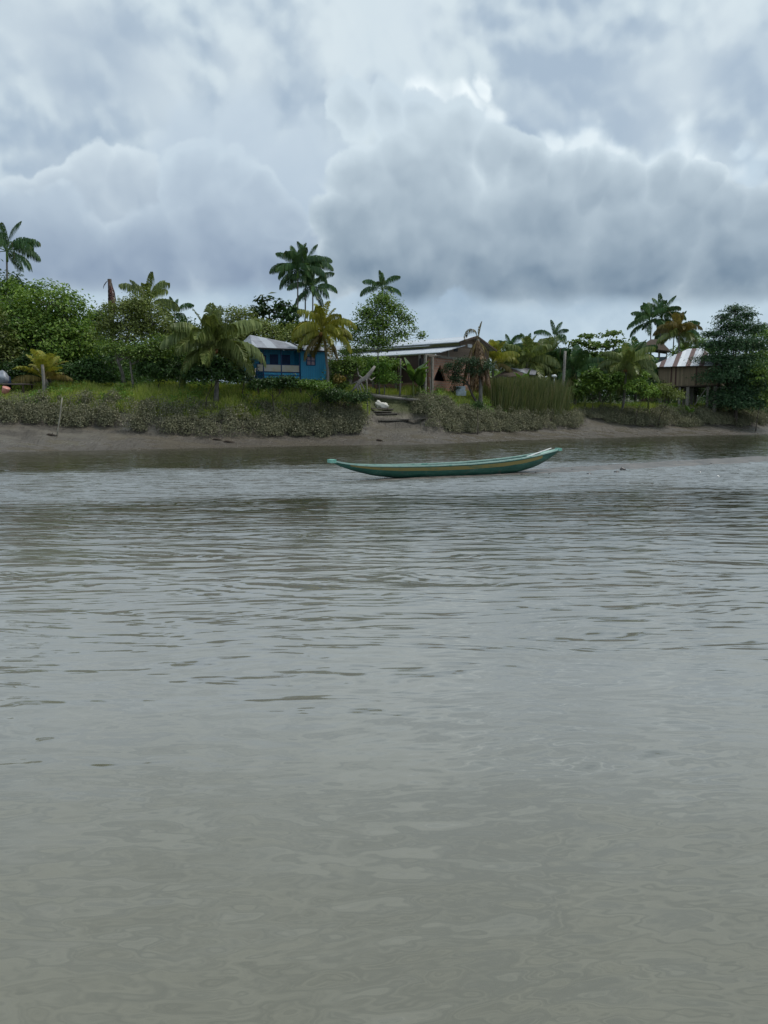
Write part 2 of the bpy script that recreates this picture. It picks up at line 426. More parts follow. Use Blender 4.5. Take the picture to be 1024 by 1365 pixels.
LM = dict(
    mid=leafmat('mid_green_leaves', (.046, .098, .014), (.16, .23, .040)),
    dark=leafmat('dark_green_leaves', (.018, .046, .011), (.052, .10, .024)),
    blue=leafmat('bluish_dark_leaves', (.016, .044, .018), (.048, .098, .036), (.12, .16, .09)),
    olive=leafmat('olive_leaves', (.062, .088, .018), (.165, .195, .050)),
    bright=leafmat('bright_green_leaves', (.055, .115, .015), (.14, .22, .036)),
    big=leafmat('broad_glossy_leaves', (.016, .042, .012), (.05, .09, .024), rough=.35, trans=.15),
    grey=leafmat('grey_green_leaves', (.050, .085, .032), (.14, .18, .09)),
    acai=leafmat('slender_palm_leaflets', (.028, .075, .026), (.085, .145, .050), (.12, .085, .03), trans=.2),
    coco=leafmat('coconut_palm_leaflets', (.070, .10, .026), (.20, .23, .08), (.16, .13, .05), rough=.35, trans=.25),
    yellow=leafmat('yellow_palm_leaflets', (.12, .14, .02), (.30, .28, .05), (.22, .13, .03), rough=.35, trans=.3),
    ochre=leafmat('yellow_brown_palm_leaflets', (.09, .075, .018), (.17, .13, .035), (.12, .06, .02), trans=.25),
    dead=leafmat('dead_brown_palm_leaflets', (.075, .045, .022), (.20, .125, .062), trans=.15),
    red=leafmat('dead_red_palm_leaflets', (.035, .010, .008), (.085, .028, .022), trans=.05),
    banana=leafmat('banana_leaves', (.035, .080, .014), (.085, .14, .03), rough=.35, trans=.3),
    reed=leafmat('reed_blades', (.045, .065, .018), (.10, .10, .036), (.14, .115, .06)),
    scrub=leafmat('grey_scrub_leaves', (.062, .066, .036), (.155, .150, .088), (.25, .225, .16), rough=.7, trans=.12),
    grass=leafmat('river_bank_grass_blades', (.12, .165, .025), (.32, .35, .07), (.38, .34, .14), trans=.3),
)

# ------------------------------------------------------------------ broadleaf trees
def unit(v): return v / np.maximum(np.linalg.norm(v, axis=-1, keepdims=True), 1e-9)
def leaf_quads(cen, nrm, L, W, rs):
    """kite shaped leaves: cen (k,3), nrm (k,3)"""
    k = len(cen); a = unit(np.cross(nrm, rs.normal(size=(k, 3)))); b = np.cross(nrm, a)
    L = (L * rs.uniform(.65, 1.25, k))[:, None]; W = (W * rs.uniform(.7, 1.2, k))[:, None]
    fold = nrm * W * .18
    return np.stack([cen - a * L * .5, cen + b * W * .5 + a * L * .06 + fold, cen + a * L * .5 - nrm * L * .12, cen - b * W * .5 + a * L * .06 + fold], 1)
def crown_cloud(blobs, n, L, W, rs, clump=.28, flat=.6, per=26, upb=.7, shell=.55):
    B = np.array(blobs, float)
    vol = (B[:, 3] * B[:, 4] * B[:, 5]) ** .75; pr = vol / vol.sum()
    k = max(6, int(n / per)); w = rs.choice(len(B), k, p=pr)
    d = unit(rs.normal(size=(k, 3))); r = (shell + (1.04 - shell) * rs.uniform(0, 1, k) ** .7)[:, None]
    d[:, 2] = np.where(d[:, 2] < -.5, -d[:, 2] * .6, d[:, 2])
    cc = B[w, :3] + d * r * B[w, 3:6] * rs.uniform(.86, 1.12, (k, 1))
    rad = clump * B[w, 3:6].mean(1) ** .5
    ci = np.repeat(np.arange(k), per)
    off = rs.normal(size=(len(ci), 3)); off = off * rad[ci][:, None] * np.array([1, 1, flat])
    cen = cc[ci] + off
    nrm = unit(d[ci] * .5 + np.array([0, 0, upb]) + off * .5 + rs.normal(size=(len(ci), 3)) * .45)
    return leaf_quads(cen, nrm, L, W, rs), cc, w
def px_blobs(bl, D, root):
    out = []
    for b in bl:
        px, py, rx, rz = b[:4]; dy = b[4] if len(b) > 4 else 0
        p = at(px, py, D + dy) - root; k = (D + dy) / FPX
        out.append((p.x, p.y, p.z, rx * k, max(rx, rz) * k * .85, rz * k))
    return out
def tree(name, label, cat, px, D, bl, n, L=.22, W=.11, m='mid', bark=BARK, r0=.14, fork=.45, trunk_top=None, group=None, seed=1, sink=.1, limbs=True, base=None, **kw):
    rs = np.random.default_rng(seed * 77 + 3); D = DM(px, D)
    x = at(px, 500, D).x; root = Vector((x, D, gz(x, D) - sink)) if base is None else Vector(base)
    e = empty(name, root); tag(e, label, cat, group)
    B = px_blobs(bl, D, root)
    q, cc, w = crown_cloud(B, n, L, W, rs, **kw)
    c = MB(); c.quads(q); c.build('crown', LM[m], e)
    t = MB(); BA = np.array(B)
    top = BA[:, :3].mean(0); top[2] = max(.6, BA[:, 2].min() * .5 + (BA[:, 2].mean()) * .5) * fork * 1.6
    if trunk_top: tp = at(*trunk_top, D) - root; top = np.array(tp)
    top = Vector(top)
    mid = top * .5 + Vector((rs.normal() * .12, rs.normal() * .12, 0))
    t.tube([(0, 0, -.2), mid * .5 + Vector((.03, 0, 0)), mid, top], [r0 * 1.25, r0, r0 * .85, r0 * .65], 7)
    if limbs:
        for i, b in enumerate(B):
            c0 = Vector(b[:3]); a = top * (.75 + .25 * rs.uniform()) if i else top
            m1 = a.lerp(c0, .5) + Vector(rs.normal(size=3) * .12 * b[3])
            t.tube([a, m1, c0], [r0 * .5, r0 * .33, r0 * .2], 5)
            sel = cc[w == i]
            for s_ in sel[:: max(1, len(sel) // 7)][:9]:
                s_ = Vector(s_); t.tube([c0, c0.lerp(s_, .5) + Vector(rs.normal(size=3) * .08), s_], [r0 * .2, r0 * .12, r0 * .05], 4)
    t.build('trunk', bark, e, True)
    return e

# ------------------------------------------------------------------ palms
def frond_mesh(kind, th0, curl, L, ll, seed, m, nst=34, wd=.06, droop=.5, ragged=0., vee=.35):
    rs = np.random.default_rng(seed)
    N = nst; t = np.linspace(0, 1, N)
    th = th0 - curl * t ** 1.35
    ds = L / (N - 1)
    px_ = np.concatenate([[0], np.cumsum(np.cos(th[:-1]) * ds)]); pz = np.concatenate([[0], np.cumsum(np.sin(th[:-1]) * ds)])
    sw = np.sin(t * 2.2) * rs.normal() * .07 * L
    P = np.stack([px_, sw * t, pz], 1)
    T = unit(np.gradient(P, axis=0)); side = unit(np.cross(T, np.array([0, 0, 1.0]))); up = np.cross(side, T)
    mb = MB()
    rr = .045 * (1 - .85 * t) * (L / 3.5) + .006
    mb.tube([tuple(p) for p in P[::3]], list(rr[::3]), 4)
    st0 = .16 if kind == 'coco' else .20
    ts = np.linspace(st0, 1, int(N * 1.7)); qs = []
    for s_ in (-1, 1):
        tt = np.clip(ts + rs.normal(size=len(ts)) * .006, 0, 1)
        if ragged: tt = tt[rs.uniform(size=len(tt)) > ragged]
        k = len(tt)
        p = np.stack([np.interp(tt, t, P[:, i]) for i in range(3)], 1)
        Tn = np.stack([np.interp(tt, t, T[:, i]) for i in range(3)], 1); Sd = np.stack([np.interp(tt, t, side[:, i]) for i in range(3)], 1); Up = np.cross(Sd, Tn)
        prof = np.sin(np.clip((tt - st0) / (1 - st0) * .88 + .10, 0, 1) * PI) ** .55
        l = (ll * prof * rs.uniform(.85, 1.1, k))[:, None]
        d1 = unit(Sd * s_ * 1.0 + Tn * (.45 + .5 * tt[:, None]) + Up * vee + rs.normal(size=(k, 3)) * .07)
        g = np.array([0, 0, -1.0])
        d2 = unit(d1 * (1 - droop) + g * droop * 1.2 + rs.normal(size=(k, 3)) * .06)
        d3 = unit(d2 * .5 + g * (droop + .15) + rs.normal(size=(k, 3)) * .05)
        w = wd * (L / 3.5) * (.8 + .4 * rs.uniform(size=k))[:, None]
        a0 = p; a1 = p + d1 * l * .35; a2 = a1 + d2 * l * .35; a3 = a2 + d3 * l * .30
        wv_ = unit(Tn * .9 + Up * .25)
        def quad(A, Bq, wa, wb): return np.stack([A - wv_ * wa * .5, A + wv_ * wa * .5, Bq + wv_ * wb * .5, Bq - wv_ * wb * .5], 1)
        # one connected strip per leaflet
        vs = np.stack([a0 - wv_ * w * .3, a0 + wv_ * w * .3, a1 - wv_ * w * .5, a1 + wv_ * w * .5, a2 - wv_ * w * .4, a2 + wv_ * w * .4, a3 - wv_ * w * .08, a3 + wv_ * w * .08], 1)
        base = mb.n + np.arange(k) * 8
        for j in (0, 2, 4):
            mb.f.extend(np.stack([base + j, base + j + 1, base + j + 3, base + j + 2], 1).tolist())
        mb.v.append(vs.reshape(-1, 3)); mb.n += k * 8
    return mb.mesh('frond', LM[m])
_fc = {}
def frond(kind, cls, L, m, var):
    key = (kind, cls, round(L, 2), m, var)
    if key not in _fc:
        th0, curl = cls
        P = dict(acai=dict(ll=.36 * L, droop=.92, wd=.085, vee=.25, nst=42, ragged=.08), coco=dict(ll=.36 * L, droop=.70, wd=.10, vee=.30, nst=38),
                 stiff=dict(ll=.24 * L, droop=.22, wd=.11, vee=.45, nst=30), dead=dict(ll=.20 * L, droop=.85, wd=.10, vee=.0, nst=30, ragged=.35))[kind]
        _fc[key] = frond_mesh(kind, R(th0), R(curl), L, seed=abs(hash((th0, curl, var))) % 9999, m=m, **P)
    return _fc[key]
def palm(name, label, px, D, cpx, cpy, spec, r=.11, cat='palm', group=None, seed=1, nuts=None, shaft=None, curve=.3, bark=PALMB, base=None):
    """spec: list of (kind, n, (th0, curl), L, material); crown centre seen at (cpx, cpy)"""
    rs = np.random.default_rng(seed * 13 + 5); D = DM(px, D)
    x = at(px, 500, D).x; root = Vector((x, D, gz(x, D) - .1)) if base is None else Vector(base)
    e = empty(name, root); tag(e, label, cat, group)
    if spec[0][0] == 'acai': cpy += 7
    top = at(cpx, cpy, D) - root
    t = MB(); k = 9; pts = []; rad = []
    for i in range(k):
        f = i / (k - 1)
        p = Vector((top.x * f ** 1.25 + math.sin(f * PI) * curve * rs.uniform(.3, .6), math.sin(f * PI) * .1, top.z * f))
        pts.append(p); rad.append(r * (1.25 - .5 * f) * (1.25 if i == 0 else 1))
    t.tube(pts, rad, 8); t.build('trunk', bark, e, True)
    if shaft:
        s_ = MB(); s_.tube([top - Vector((0, 0, shaft)), top - Vector((0, 0, shaft * .5)), top + Vector((0, 0, .1))], [r * .9, r * 1.05, r * .6], 8)
        s_.build('crownshaft', LM['bright'], e, True)
    if nuts:
        h = MB()
        for i in range(nuts):
            a = rs.uniform(0, 2 * PI); q = top + Vector((math.cos(a) * .26, math.sin(a) * .26, -.18 - rs.uniform() * .25))
            M = Matrix.Translation(q); bm = bmesh.new(); bmesh.ops.create_icosphere(bm, subdivisions=1, radius=.12, matrix=M @ Matrix.Diagonal((1, 1, 1.25, 1)))
            h.add([v.co[:] for v in bm.verts], [[v.index for v in f.verts] for f in bm.faces]); bm.free()
        h.build('nuts', NUT, e, True)
    a0 = rs.uniform(0, 2 * PI); gi = 0
    for (kind, n, cls, L, m) in spec:
        for i in range(n):
            a = a0 + 2 * PI * (i + .5 * (gi % 2)) / n + rs.normal() * .16
            me = frond(kind, (cls[0] + int(rs.choice([-8, 0, 8])), cls[1]), L, m, i % 2)
            o = bpy.data.objects.new('frond', me); col.objects.link(o); o.parent = e
            o.location = top + Vector((math.cos(a) * .05, math.sin(a) * .05, -.04 * gi)); o.rotation_euler = (rs.normal() * .10, rs.normal() * .06, a)
            s_ = rs.uniform(.88, 1.1); o.scale = (s_, s_, s_)
        a0 += .7; gi += 1
    return e
m, t = mat('coconut_husk'); finish(t, Base_Color=t.mix(t.attr('ShaderNodeNewGeometry', 'Random Per Island'), (.20, .075, .02), (.30, .16, .04)), Roughness=.5); NUT = m
def acai_spec(L, m='acai', n=13):
    n = int(n * 1.22); L = L * 1.12
    return [('acai', max(2, n // 5), (82, 45), L * .85, m), ('acai', n // 3, (58, 80), L, m), ('acai', n // 3, (25, 85), L, m), ('acai', n // 5, (-15, 60), L * .9, m)]
def coco_spec(L, m='coco', n=20, low='coco'):
    return [('stiff', max(3, n // 6), (80, 28), L * .75, m), ('coco', n // 4, (62, 75), L * .95, m), ('coco', n // 3, (35, 95), L, m), ('coco', n // 4, (5, 80), L, m), ('coco', n // 6, (-35, 45), L * .85, low)]

# --- slender palms
G1 = 'tall slender palms rising above the trees'
palm('slender_palm', 'tall slender palm at the left edge of the photo, in front of the dark hill', 5, 66, 9, 326, acai_spec(2.7, n=14), r=.10, group=G1, seed=1, shaft=1.0)
palm('slender_palm', 'tallest palm crown above the blue house, left one of the tight trio', 394, 88, 397, 352, acai_spec(3.2, n=16), r=.10, group=G1, seed=2, shaft=1.0)
palm('slender_palm', 'middle palm of the tight trio above the blue house, highest frond tips', 402, 90, 408, 348, acai_spec(3.0, n=14), r=.09, group=G1, seed=3, shaft=1.0)
palm('slender_palm', 'right palm of the trio above the blue house, lower crown with browning fronds', 413, 89, 417, 376, acai_spec(2.8, n=13), r=.10, group=G1, seed=4, shaft=1.0)
palm('slender_palm', 'slender palm poking out of the open leafy tree in front of the long hall', 510, 78, 510, 378, acai_spec(2.4, n=12), r=.09, group=G1, seed=5, shaft=.9)
palm('slender_palm', 'thin five-fronded palm standing above the thicket left of the grey pole', 741, 92, 739, 444, acai_spec(2.4, n=9), r=.09, group=G1, seed=6, shaft=.9)
palm('slender_palm', 'left palm of the pair above the striped stilt house', 868, 104, 867, 421, acai_spec(3.0, n=14), r=.09, group=G1, seed=7, shaft=.9)
palm('slender_palm', 'right palm of the pair above the striped stilt house, fuller crown', 876, 106, 882, 415, acai_spec(3.3, n=16), r=.10, group=G1, seed=8, shaft=.9)
palm('slender_palm', 'low palm crown with outspread fronds just right of the pair above the stilt house', 893, 108, 899, 436, acai_spec(3.2, n=13), r=.10, group=G1, seed=9)
palm('slender_palm', 'slender palm crown behind the shed, leftmost of the row above its roof', 684, 96, 680, 462, acai_spec(2.8, n=11), r=.10, group=G1, seed=10)
palm('slender_palm', 'slender palm crown behind the shed between two taller neighbours', 706, 98, 706, 460, acai_spec(2.8, n=11), r=.10, group=G1, seed=11)
palm('slender_palm', 'palm with pale drooping fronds rising behind the dead red stump and dense tree', 199, 72, 199, 398, acai_spec(3.0, 'coco', 13), r=.11, group=G1, seed=12, shaft=.9)
palm('slender_palm', 'small palm tuft showing between the dense tree and the big coconut palm', 233, 76, 233, 412, acai_spec(2.0, 'acai', 8), r=.09, group=G1, seed=13)
# --- coconut palms
G2 = 'coconut palms along the bank'
palm('coconut_palm', 'largest coconut palm with wide drooping fronds left of the blue house', 287, 57.5, 284, 463, [('stiff', 5, (82, 22), 3.4, 'coco'), ('coco', 6, (60, 80), 4.2, 'coco'), ('coco', 8, (35, 100), 4.3, 'coco'), ('coco', 6, (0, 75), 3.8, 'coco')], r=.16, group=G2, seed=21, nuts=14)
palm('coconut_palm', 'yellow-green coconut palm standing before the right corner of the blue house', 437, 60.5, 431, 441, coco_spec(2.9, 'yellow', 24, 'ochre'), r=.12, group=G2, seed=22, nuts=14)
palm('young_coconut_palm', 'young yellow coconut palm sprouting beside the short grey post', 60, 58, 60, 505, [('stiff', 6, (78, 30), 2.3, 'yellow'), ('stiff', 7, (48, 55), 2.4, 'yellow'), ('coco', 5, (25, 60), 2.3, 'ochre')], r=.14, group=G2, seed=23)
palm('coconut_palm', 'green coconut palm with straight trunk left of the striped stilt house', 831, 82, 835, 491, coco_spec(3.8, 'coco', 24), r=.13, group=G2, seed=24, nuts=8)
palm('coconut_palm', 'yellow-brown palm with hanging fronds behind the striped roof', 905, 96, 905, 447, [('stiff', 4, (80, 30), 3.0, 'ochre'), ('coco', 8, (60, 110), 3.6, 'ochre'), ('coco', 6, (30, 110), 3.4, 'coco')], r=.13, group=G2, seed=25)
palm('coconut_palm', 'dark green upright palm in the thicket above the reeds, left of the grey pole', 725, 78, 722, 497, [('stiff', 7, (78, 30), 4.4, 'coco'), ('coco', 9, (55, 75), 4.6, 'acai'), ('coco', 6, (25, 75), 4.0, 'coco')], r=.14, group=G2, seed=26)
palm('coconut_palm', 'bushy coconut palm behind the shed with a yellowed frond', 700, 84, 702, 482, coco_spec(4.2, 'coco', 20, 'yellow'), r=.14, group=G2, seed=27)
palm('coconut_palm', 'yellow-leaved low palm between the withered palm and the shed', 655, 72, 657, 483, [('stiff', 5, (75, 35), 2.6, 'yellow'), ('coco', 8, (45, 80), 3.0, 'yellow'), ('coco', 5, (5, 60), 2.6, 'ochre')], r=.13, group=G2, seed=28)
palm('coconut_palm', 'green palm with low arching fronds just right of the grey pole', 768, 80, 768, 495, coco_spec(4.0, 'acai', 20), r=.14, group=G2, seed=29)
palm('coconut_palm', 'dark young palm wedged between the thatched hut and the straight-trunked palm', 848, 92, 847, 480, coco_spec(3.6, 'acai', 17), r=.14, group=G2, seed=30)
palm('withered_palm', 'withered brown palm with collapsed hanging fronds at the right end of the hall', 641, 62.5, 637, 452, [('dead', 1, (80, 190), 2.8, 'ochre'), ('stiff', 1, (88, 8), 1.5, 'ochre'), ('dead', 9, (-64, 22), 3.0, 'dead'), ('dead', 9, (-70, 16), 4.2, 'dead'), ('dead', 6, (-76, 8), 4.6, 'dead'), ('dead', 5, (-30, 60), 1.7, 'ochre')], r=.16, cat='palm', seed=31)
palm('dead_palm', 'dead reddish palm stump with limp remains sticking up above the dense tree', 149, 74, 146, 372, [('dead', 5, (-80, 8), 2.2, 'red'), ('dead', 4, (-84, 4), 3.4, 'red'), ('dead', 3, (-30, 60), 1.0, 'red')], r=.26, bark=BARKD, seed=32)

# ------------------------------------------------------------------ banana plants
def banana(label, px, D, h, n, L, seed, group='banana plants near the houses', spread=.6, py=None):
    rs = np.random.default_rng(seed + 400); D = DM(px, D)
    x = at(px, 500, D).x; root = Vector((x, D, gz(x, D) - .05))
    e = empty('banana_plant', root); tag(e, label, 'banana plant', group)
    t = MB(); t.tube([(0, 0, -.1), (.03, 0, h * .5), (0, 0, h)], [.13, .11, .07], 8); t.build('stem', LM['olive'], e, True)
    for i in range(n):
        a = 2 * PI * i / n + rs.normal() * .3; th0 = R(rs.uniform(50, 84)); curl = R(rs.uniform(35, 100) * spread); l = L * rs.uniform(.8, 1.1)
        N = 12; tt = np.linspace(0, 1, N); th = th0 - curl * tt ** 1.4
        r_ = np.concatenate([[0], np.cumsum(np.cos(th[:-1]))]) * l / (N - 1); z = np.concatenate([[0], np.cumsum(np.sin(th[:-1]))]) * l / (N - 1)
        w = .19 * l * np.sin(np.clip(tt * .95 + .03, 0, 1) * PI) ** .6 * (tt > .08) + .02
        vs = []; ph = rs.uniform(0, 6)
        for k in range(N):
            c = np.array([r_[k] * math.cos(a), r_[k] * math.sin(a), h + z[k]]); sd_ = np.array([-math.sin(a), math.cos(a), 0])
            for j, q in enumerate((-1, -.5, 0, .5, 1)):
                vs.append(c + sd_ * w[k] * q * (1 + .15 * math.sin(k * 2.3 + ph)) + np.array([0, 0, -abs(q) * w[k] * .35 + .03 * math.sin(k * 3.1 + j)]))
        b = MB(); b.add(vs, [(k * 5 + j, k * 5 + j + 1, k * 5 + 6 + j, k * 5 + 5 + j) for k in range(N - 1) for j in range(4)])
        b.build('leaf', LM['banana'], e, True)
banana('tall banana plant with one upright leaf beside the trunk post before the hall', 551, 60.5, 1.7, 6, 2.2, 1, spread=.8)
banana('drooping banana plant at the left side of the brick corner', 560, 60, 1.1, 6, 1.9, 2, spread=1.1)
banana('banana plant with pale leaves beside the shed roof', 700, 69, 1.7, 5, 1.8, 3)
banana('bright banana plant at the left corner of the stilt house', 866, 84, 1.7, 7, 2.0, 4)
banana('banana plant at the foot of the palm thicket right of the grey pole', 781, 80, 1.6, 7, 2.4, 5)
banana('low banana plant under the floor of the stilt house', 921, 84, .5, 6, 1.2, 6)
banana('banana plant among the bushes right of the umbrella-shaped tree', 815, 86, 1.6, 7, 2.3, 7)

# ------------------------------------------------------------------ trees
tree('leafy_tree', 'big dense green tree at the left, below the hill and right of the edge palm', 'tree', 70, 64,
     [(62, 405, 44, 28), (30, 425, 38, 28), (92, 425, 30, 26, 1), (60, 455, 52, 34), (108, 455, 24, 30), (20, 470, 38, 34), (85, 485, 42, 26), (10, 395, 24, 18, 2)], 15000, .34, .17, 'mid', r0=.22, seed=1)
tree('leafy_tree', 'dark tree in the left corner behind the table with the tarp heap', 'tree', 8, 61, [(-15, 450, 30, 40), (6, 480, 26, 26), (-30, 490, 30, 30)], 4500, .30, .15, 'olive', r0=.2, seed=2)
tree('pale_trunk_tree', 'dense tree with leaning pale trunk below the dead red stump', 'tree', 165, 61,
     [(160, 420, 28, 20), (185, 410, 26, 18), (148, 445, 22, 24), (180, 445, 32, 24), (205, 432, 26, 24), (222, 452, 18, 22)], 9500, .24, .12, 'olive', r0=.16, trunk_top=(155, 475), seed=3)
tree('pale_trunk_tree', 'smaller tree with crooked pale trunk hanging over the grass, right of the leaning one', 'tree', 177, 58.5,
     [(175, 470, 26, 12), (198, 475, 26, 20), (215, 465, 20, 16), (150, 465, 18, 12)], 4200, .22, .11, 'mid', r0=.10, trunk_top=(173, 478), seed=4)
tree('leafy_tree', 'olive tree between the big coconut palm and the broad-leaved tree', 'tree', 325, 72, [(318, 425, 22, 16), (335, 440, 24, 16), (300, 440, 20, 16), (318, 455, 34, 16)], 5500, .26, .13, 'olive', seed=5)
tree('broad_leaved_tree', 'broad-leaved tree with big dark leaf rosettes against the sky, left of the palm trio', 'tree', 362, 76,
     [(357, 402, 12, 8), (350, 418, 12, 9), (367, 420, 10, 12), (340, 420, 9, 9), (336, 437, 14, 8)], 300, .95, .27, 'big', r0=.13, trunk_top=(360, 440), seed=6, per=12, clump=.26, flat=.9)
tree('broad_leaved_tree', 'darker broad-leaved tree beneath the palm trio, right of its taller twin', 'tree', 384, 75,
     [(380, 408, 11, 7), (392, 420, 14, 12), (378, 425, 12, 12), (388, 436, 20, 12)], 480, .85, .27, 'big', r0=.13, trunk_top=(386, 445), seed=7, per=12, clump=.26, flat=.8)
tree('leafy_tree', 'low dense olive tree directly behind the roof of the blue house', 'tree', 375, 71, [(350, 445, 30, 15), (385, 452, 30, 16), (415, 455, 22, 16), (320, 462, 24, 16)], 7000, .28, .15, 'olive', seed=8)
tree('open_crowned_tree', 'airy small-leaved tree with sky showing through, in front of the long hall', 'tree', 506, 62.5,
     [(508, 402, 16, 9), (490, 420, 16, 12), (522, 415, 16, 14), (540, 428, 12, 12), (478, 440, 12, 10), (507, 435, 22, 14), (535, 448, 14, 8), (500, 456, 28, 10), (470, 452, 8, 8), (562, 448, 6, 5), (552, 440, 5, 4)],
     7500, .23, .14, 'mid', r0=.07, trunk_top=(504, 452), seed=9, per=9, clump=.30, flat=.9, shell=.25)
tree('leaning_tree', 'small dark tree leaning left on a bent trunk in front of the brick wall', 'tree', 641, 62.0,
     [(604, 492, 13, 11), (625, 484, 16, 8), (646, 489, 14, 9), (608, 507, 9, 12), (632, 497, 12, 7), (608, 520, 6, 6)], 5200, .17, .085, 'blue', bark=BARKD, r0=.13, trunk_top=(622, 508), seed=10)
tree('umbrella_tree', 'open tree with flat layered leaf tiers against the sky, right of the grey pole', 'tree', 800, 90,
     [(773, 458, 13, 3), (815, 446, 13, 3), (785, 450, 10, 3), (822, 456, 13, 3.5), (800, 463, 22, 4), (778, 473, 16, 3), (826, 472, 14, 4), (805, 478, 26, 5), (790, 488, 30, 6)], 2300, .62, .30, 'mid', r0=.14, trunk_top=(805, 490), seed=11, per=12, clump=.46, flat=.35)
tree('feathery_tree', 'large dark tree with feathery layered branches at the right, covering the stilt house corner', 'tree', 984, 86,
     [(980, 415, 12, 9), (965, 426, 10, 12), (994, 424, 12, 14), (978, 438, 22, 16), (950, 447, 16, 7), (1008, 440, 15, 12), (945, 460, 18, 5), (975, 462, 34, 16), (1008, 462, 22, 12), (955, 480, 26, 10), (985, 488, 38, 18), (965, 505, 36, 14), (1000, 512, 36, 20), (972, 528, 26, 14), (1000, 532, 34, 16), (985, 540, 36, 10)],
     36000, .34, .11, 'blue', bark=BARKD, r0=.22, seed=12, per=22, clump=.40, flat=.30, shell=.25)
tree('leafy_tree', 'lighter green tree at the right edge behind the feathery tree', 'tree', 1020, 96, [(1018, 452, 20, 18), (1040, 465, 26, 24), (1030, 495, 30, 26), (1010, 485, 20, 20)], 5000, .34, .17, 'mid', seed=13)
tree('leafy_tree', 'small rounded tree behind the stilt house roof, left of the feathery tree', 'tree', 928, 100, [(930, 456, 14, 8), (938, 466, 14, 10), (912, 468, 18, 8)], 2400, .32, .16, 'mid', seed=14)
tree('leafy_tree', 'dark tree filling the gap behind the palms and the shed', 'tree', 705, 100, [(690, 478, 24, 14), (725, 475, 26, 14), (755, 478, 20, 14)], 3800, .38, .2, 'dark', seed=15)
tree('leafy_tree', 'dense green tree under the umbrella-shaped tree', 'tree', 800, 94, [(785, 500, 34, 18), (825, 498, 30, 18), (855, 492, 22, 18)], 4500, .38, .2, 'mid', seed=16)
tree('leafy_tree', 'dark tree behind the big coconut palm and pale-trunked trees', 'tree', 240, 70, [(240, 445, 26, 20), (262, 460, 30, 20), (225, 470, 22, 22), (290, 470, 26, 18)], 6000, .32, .16, 'dark', seed=17)
tree('leafy_tree', 'dark tree filling the gap left of the dead red stump', 'tree', 128, 76, [(128, 432, 14, 18), (140, 425, 14, 12), (125, 465, 22, 26)], 3500, .34, .17, 'dark', seed=18)
tree('leafy_tree', 'small green tree growing between the yellow coconut palm and the open-crowned tree', 'tree', 468, 66, [(462, 468, 10, 8), (475, 470, 14, 10), (455, 480, 14, 12)], 1200, .2, .11, 'mid', r0=.07, seed=19)

# ------------------------------------------------------------------ shrubs (each one a thing)
GS = 'bushes at the foot of the trees'
def shrub(label, px, D, bl, n, L, W, m, seed, **kw):
    return tree('shrub', label, 'shrub', px, D, bl, n, L, W, m, r0=.05, group=GS, seed=seed + 50, bark=BARKD, **kw)
shrub('dark leafy shrub right of the crooked pale trunk', 210, 59, [(205, 492, 22, 15), (228, 497, 24, 15)], 3600, .34, .12, 'dark', 1, upb=.3)
shrub('feather-leaved green shrub directly under the big coconut palm', 272, 56, [(262, 500, 16, 12), (285, 490, 18, 13), (300, 502, 16, 10)], 2800, .42, .12, 'dark', 2)
shrub('grey-leaved shrub beside the porch of the blue house', 326, 58.5, [(328, 487, 10, 12), (322, 502, 14, 8)], 1300, .22, .13, 'grey', 3, per=12)
shrub('dark low shrub in front of the porch floor', 370, 57.5, [(362, 512, 14, 7), (383, 510, 14, 8), (345, 514, 12, 6)], 2400, .26, .12, 'dark', 4)
shrub('bright low shrub in front of the blue wall', 412, 58, [(405, 514, 14, 6), (425, 514, 14, 6)], 1500, .24, .12, 'bright', 5)
shrub('tall green shrub between the yellow palm and the driftwood', 458, 61, [(455, 497, 15, 15), (470, 488, 12, 12), (448, 512, 13, 9)], 3000, .26, .13, 'mid', 6)
shrub('dark shrub overhanging the end of the scrub by the landing', 462, 58, [(455, 530, 22, 10), (480, 532, 16, 10), (440, 528, 18, 9)], 3800, .20, .09, 'dark', 7)
shrub('bright green shrub behind the driftwood, under the open-crowned tree', 500, 63, [(492, 500, 13, 12), (515, 505, 14, 10), (505, 490, 12, 8)], 2400, .26, .13, 'bright', 8)
shrub('mid green shrub against the side wall of the hall', 520, 66, [(525, 490, 16, 10), (505, 486, 16, 10), (480, 484, 16, 9)], 2800, .28, .14, 'mid', 9)
shrub('small round dark shrub at the foot of the leaning tree', 637, 57.5, [(637, 541, 7, 5)], 500, .16, .08, 'dark', 10)
shrub('dark bush left of the yellow young palm', 30, 60, [(28, 497, 22, 14), (40, 485, 14, 12)], 2600, .26, .13, 'dark', 11)
shrub('dark green bush right of the yellow young palm', 112, 60.5, [(100, 500, 22, 14), (125, 495, 20, 18), (140, 505, 14, 8)], 4000, .3, .14, 'dark', 12)
shrub('green bush at the foot of the straight coconut trunk', 850, 79, [(866, 524, 14, 9), (848, 514, 10, 13), (858, 505, 7, 8)], 1900, .40, .15, 'mid', 13)
shrub('leafy bush below the palms right of the grey pole', 790, 78, [(778, 520, 14, 11), (790, 503, 9, 12), (806, 514, 14, 12), (765, 527, 10, 8), (820, 505, 8, 9)], 2900, .50, .17, 'bright', 14)
shrub('brownish bush below the left corner of the stilt house', 880, 80, [(880, 524, 16, 12), (898, 528, 14, 8)], 2600, .24, .11, 'olive', 15)
shrub('added dark bush for the shade under the floor of the stilt house', 925, 93, [(905, 522, 14, 9), (930, 522, 16, 10), (950, 524, 12, 9)], 2600, .3, .14, 'dark', 18)  # filler bush added to stand in for the shade beneath the floor
shrub('dark bush between the straight coconut trunk and the stilt house', 872, 90, [(865, 515, 22, 10), (840, 518, 20, 10)], 2600, .3, .14, 'dark', 19)
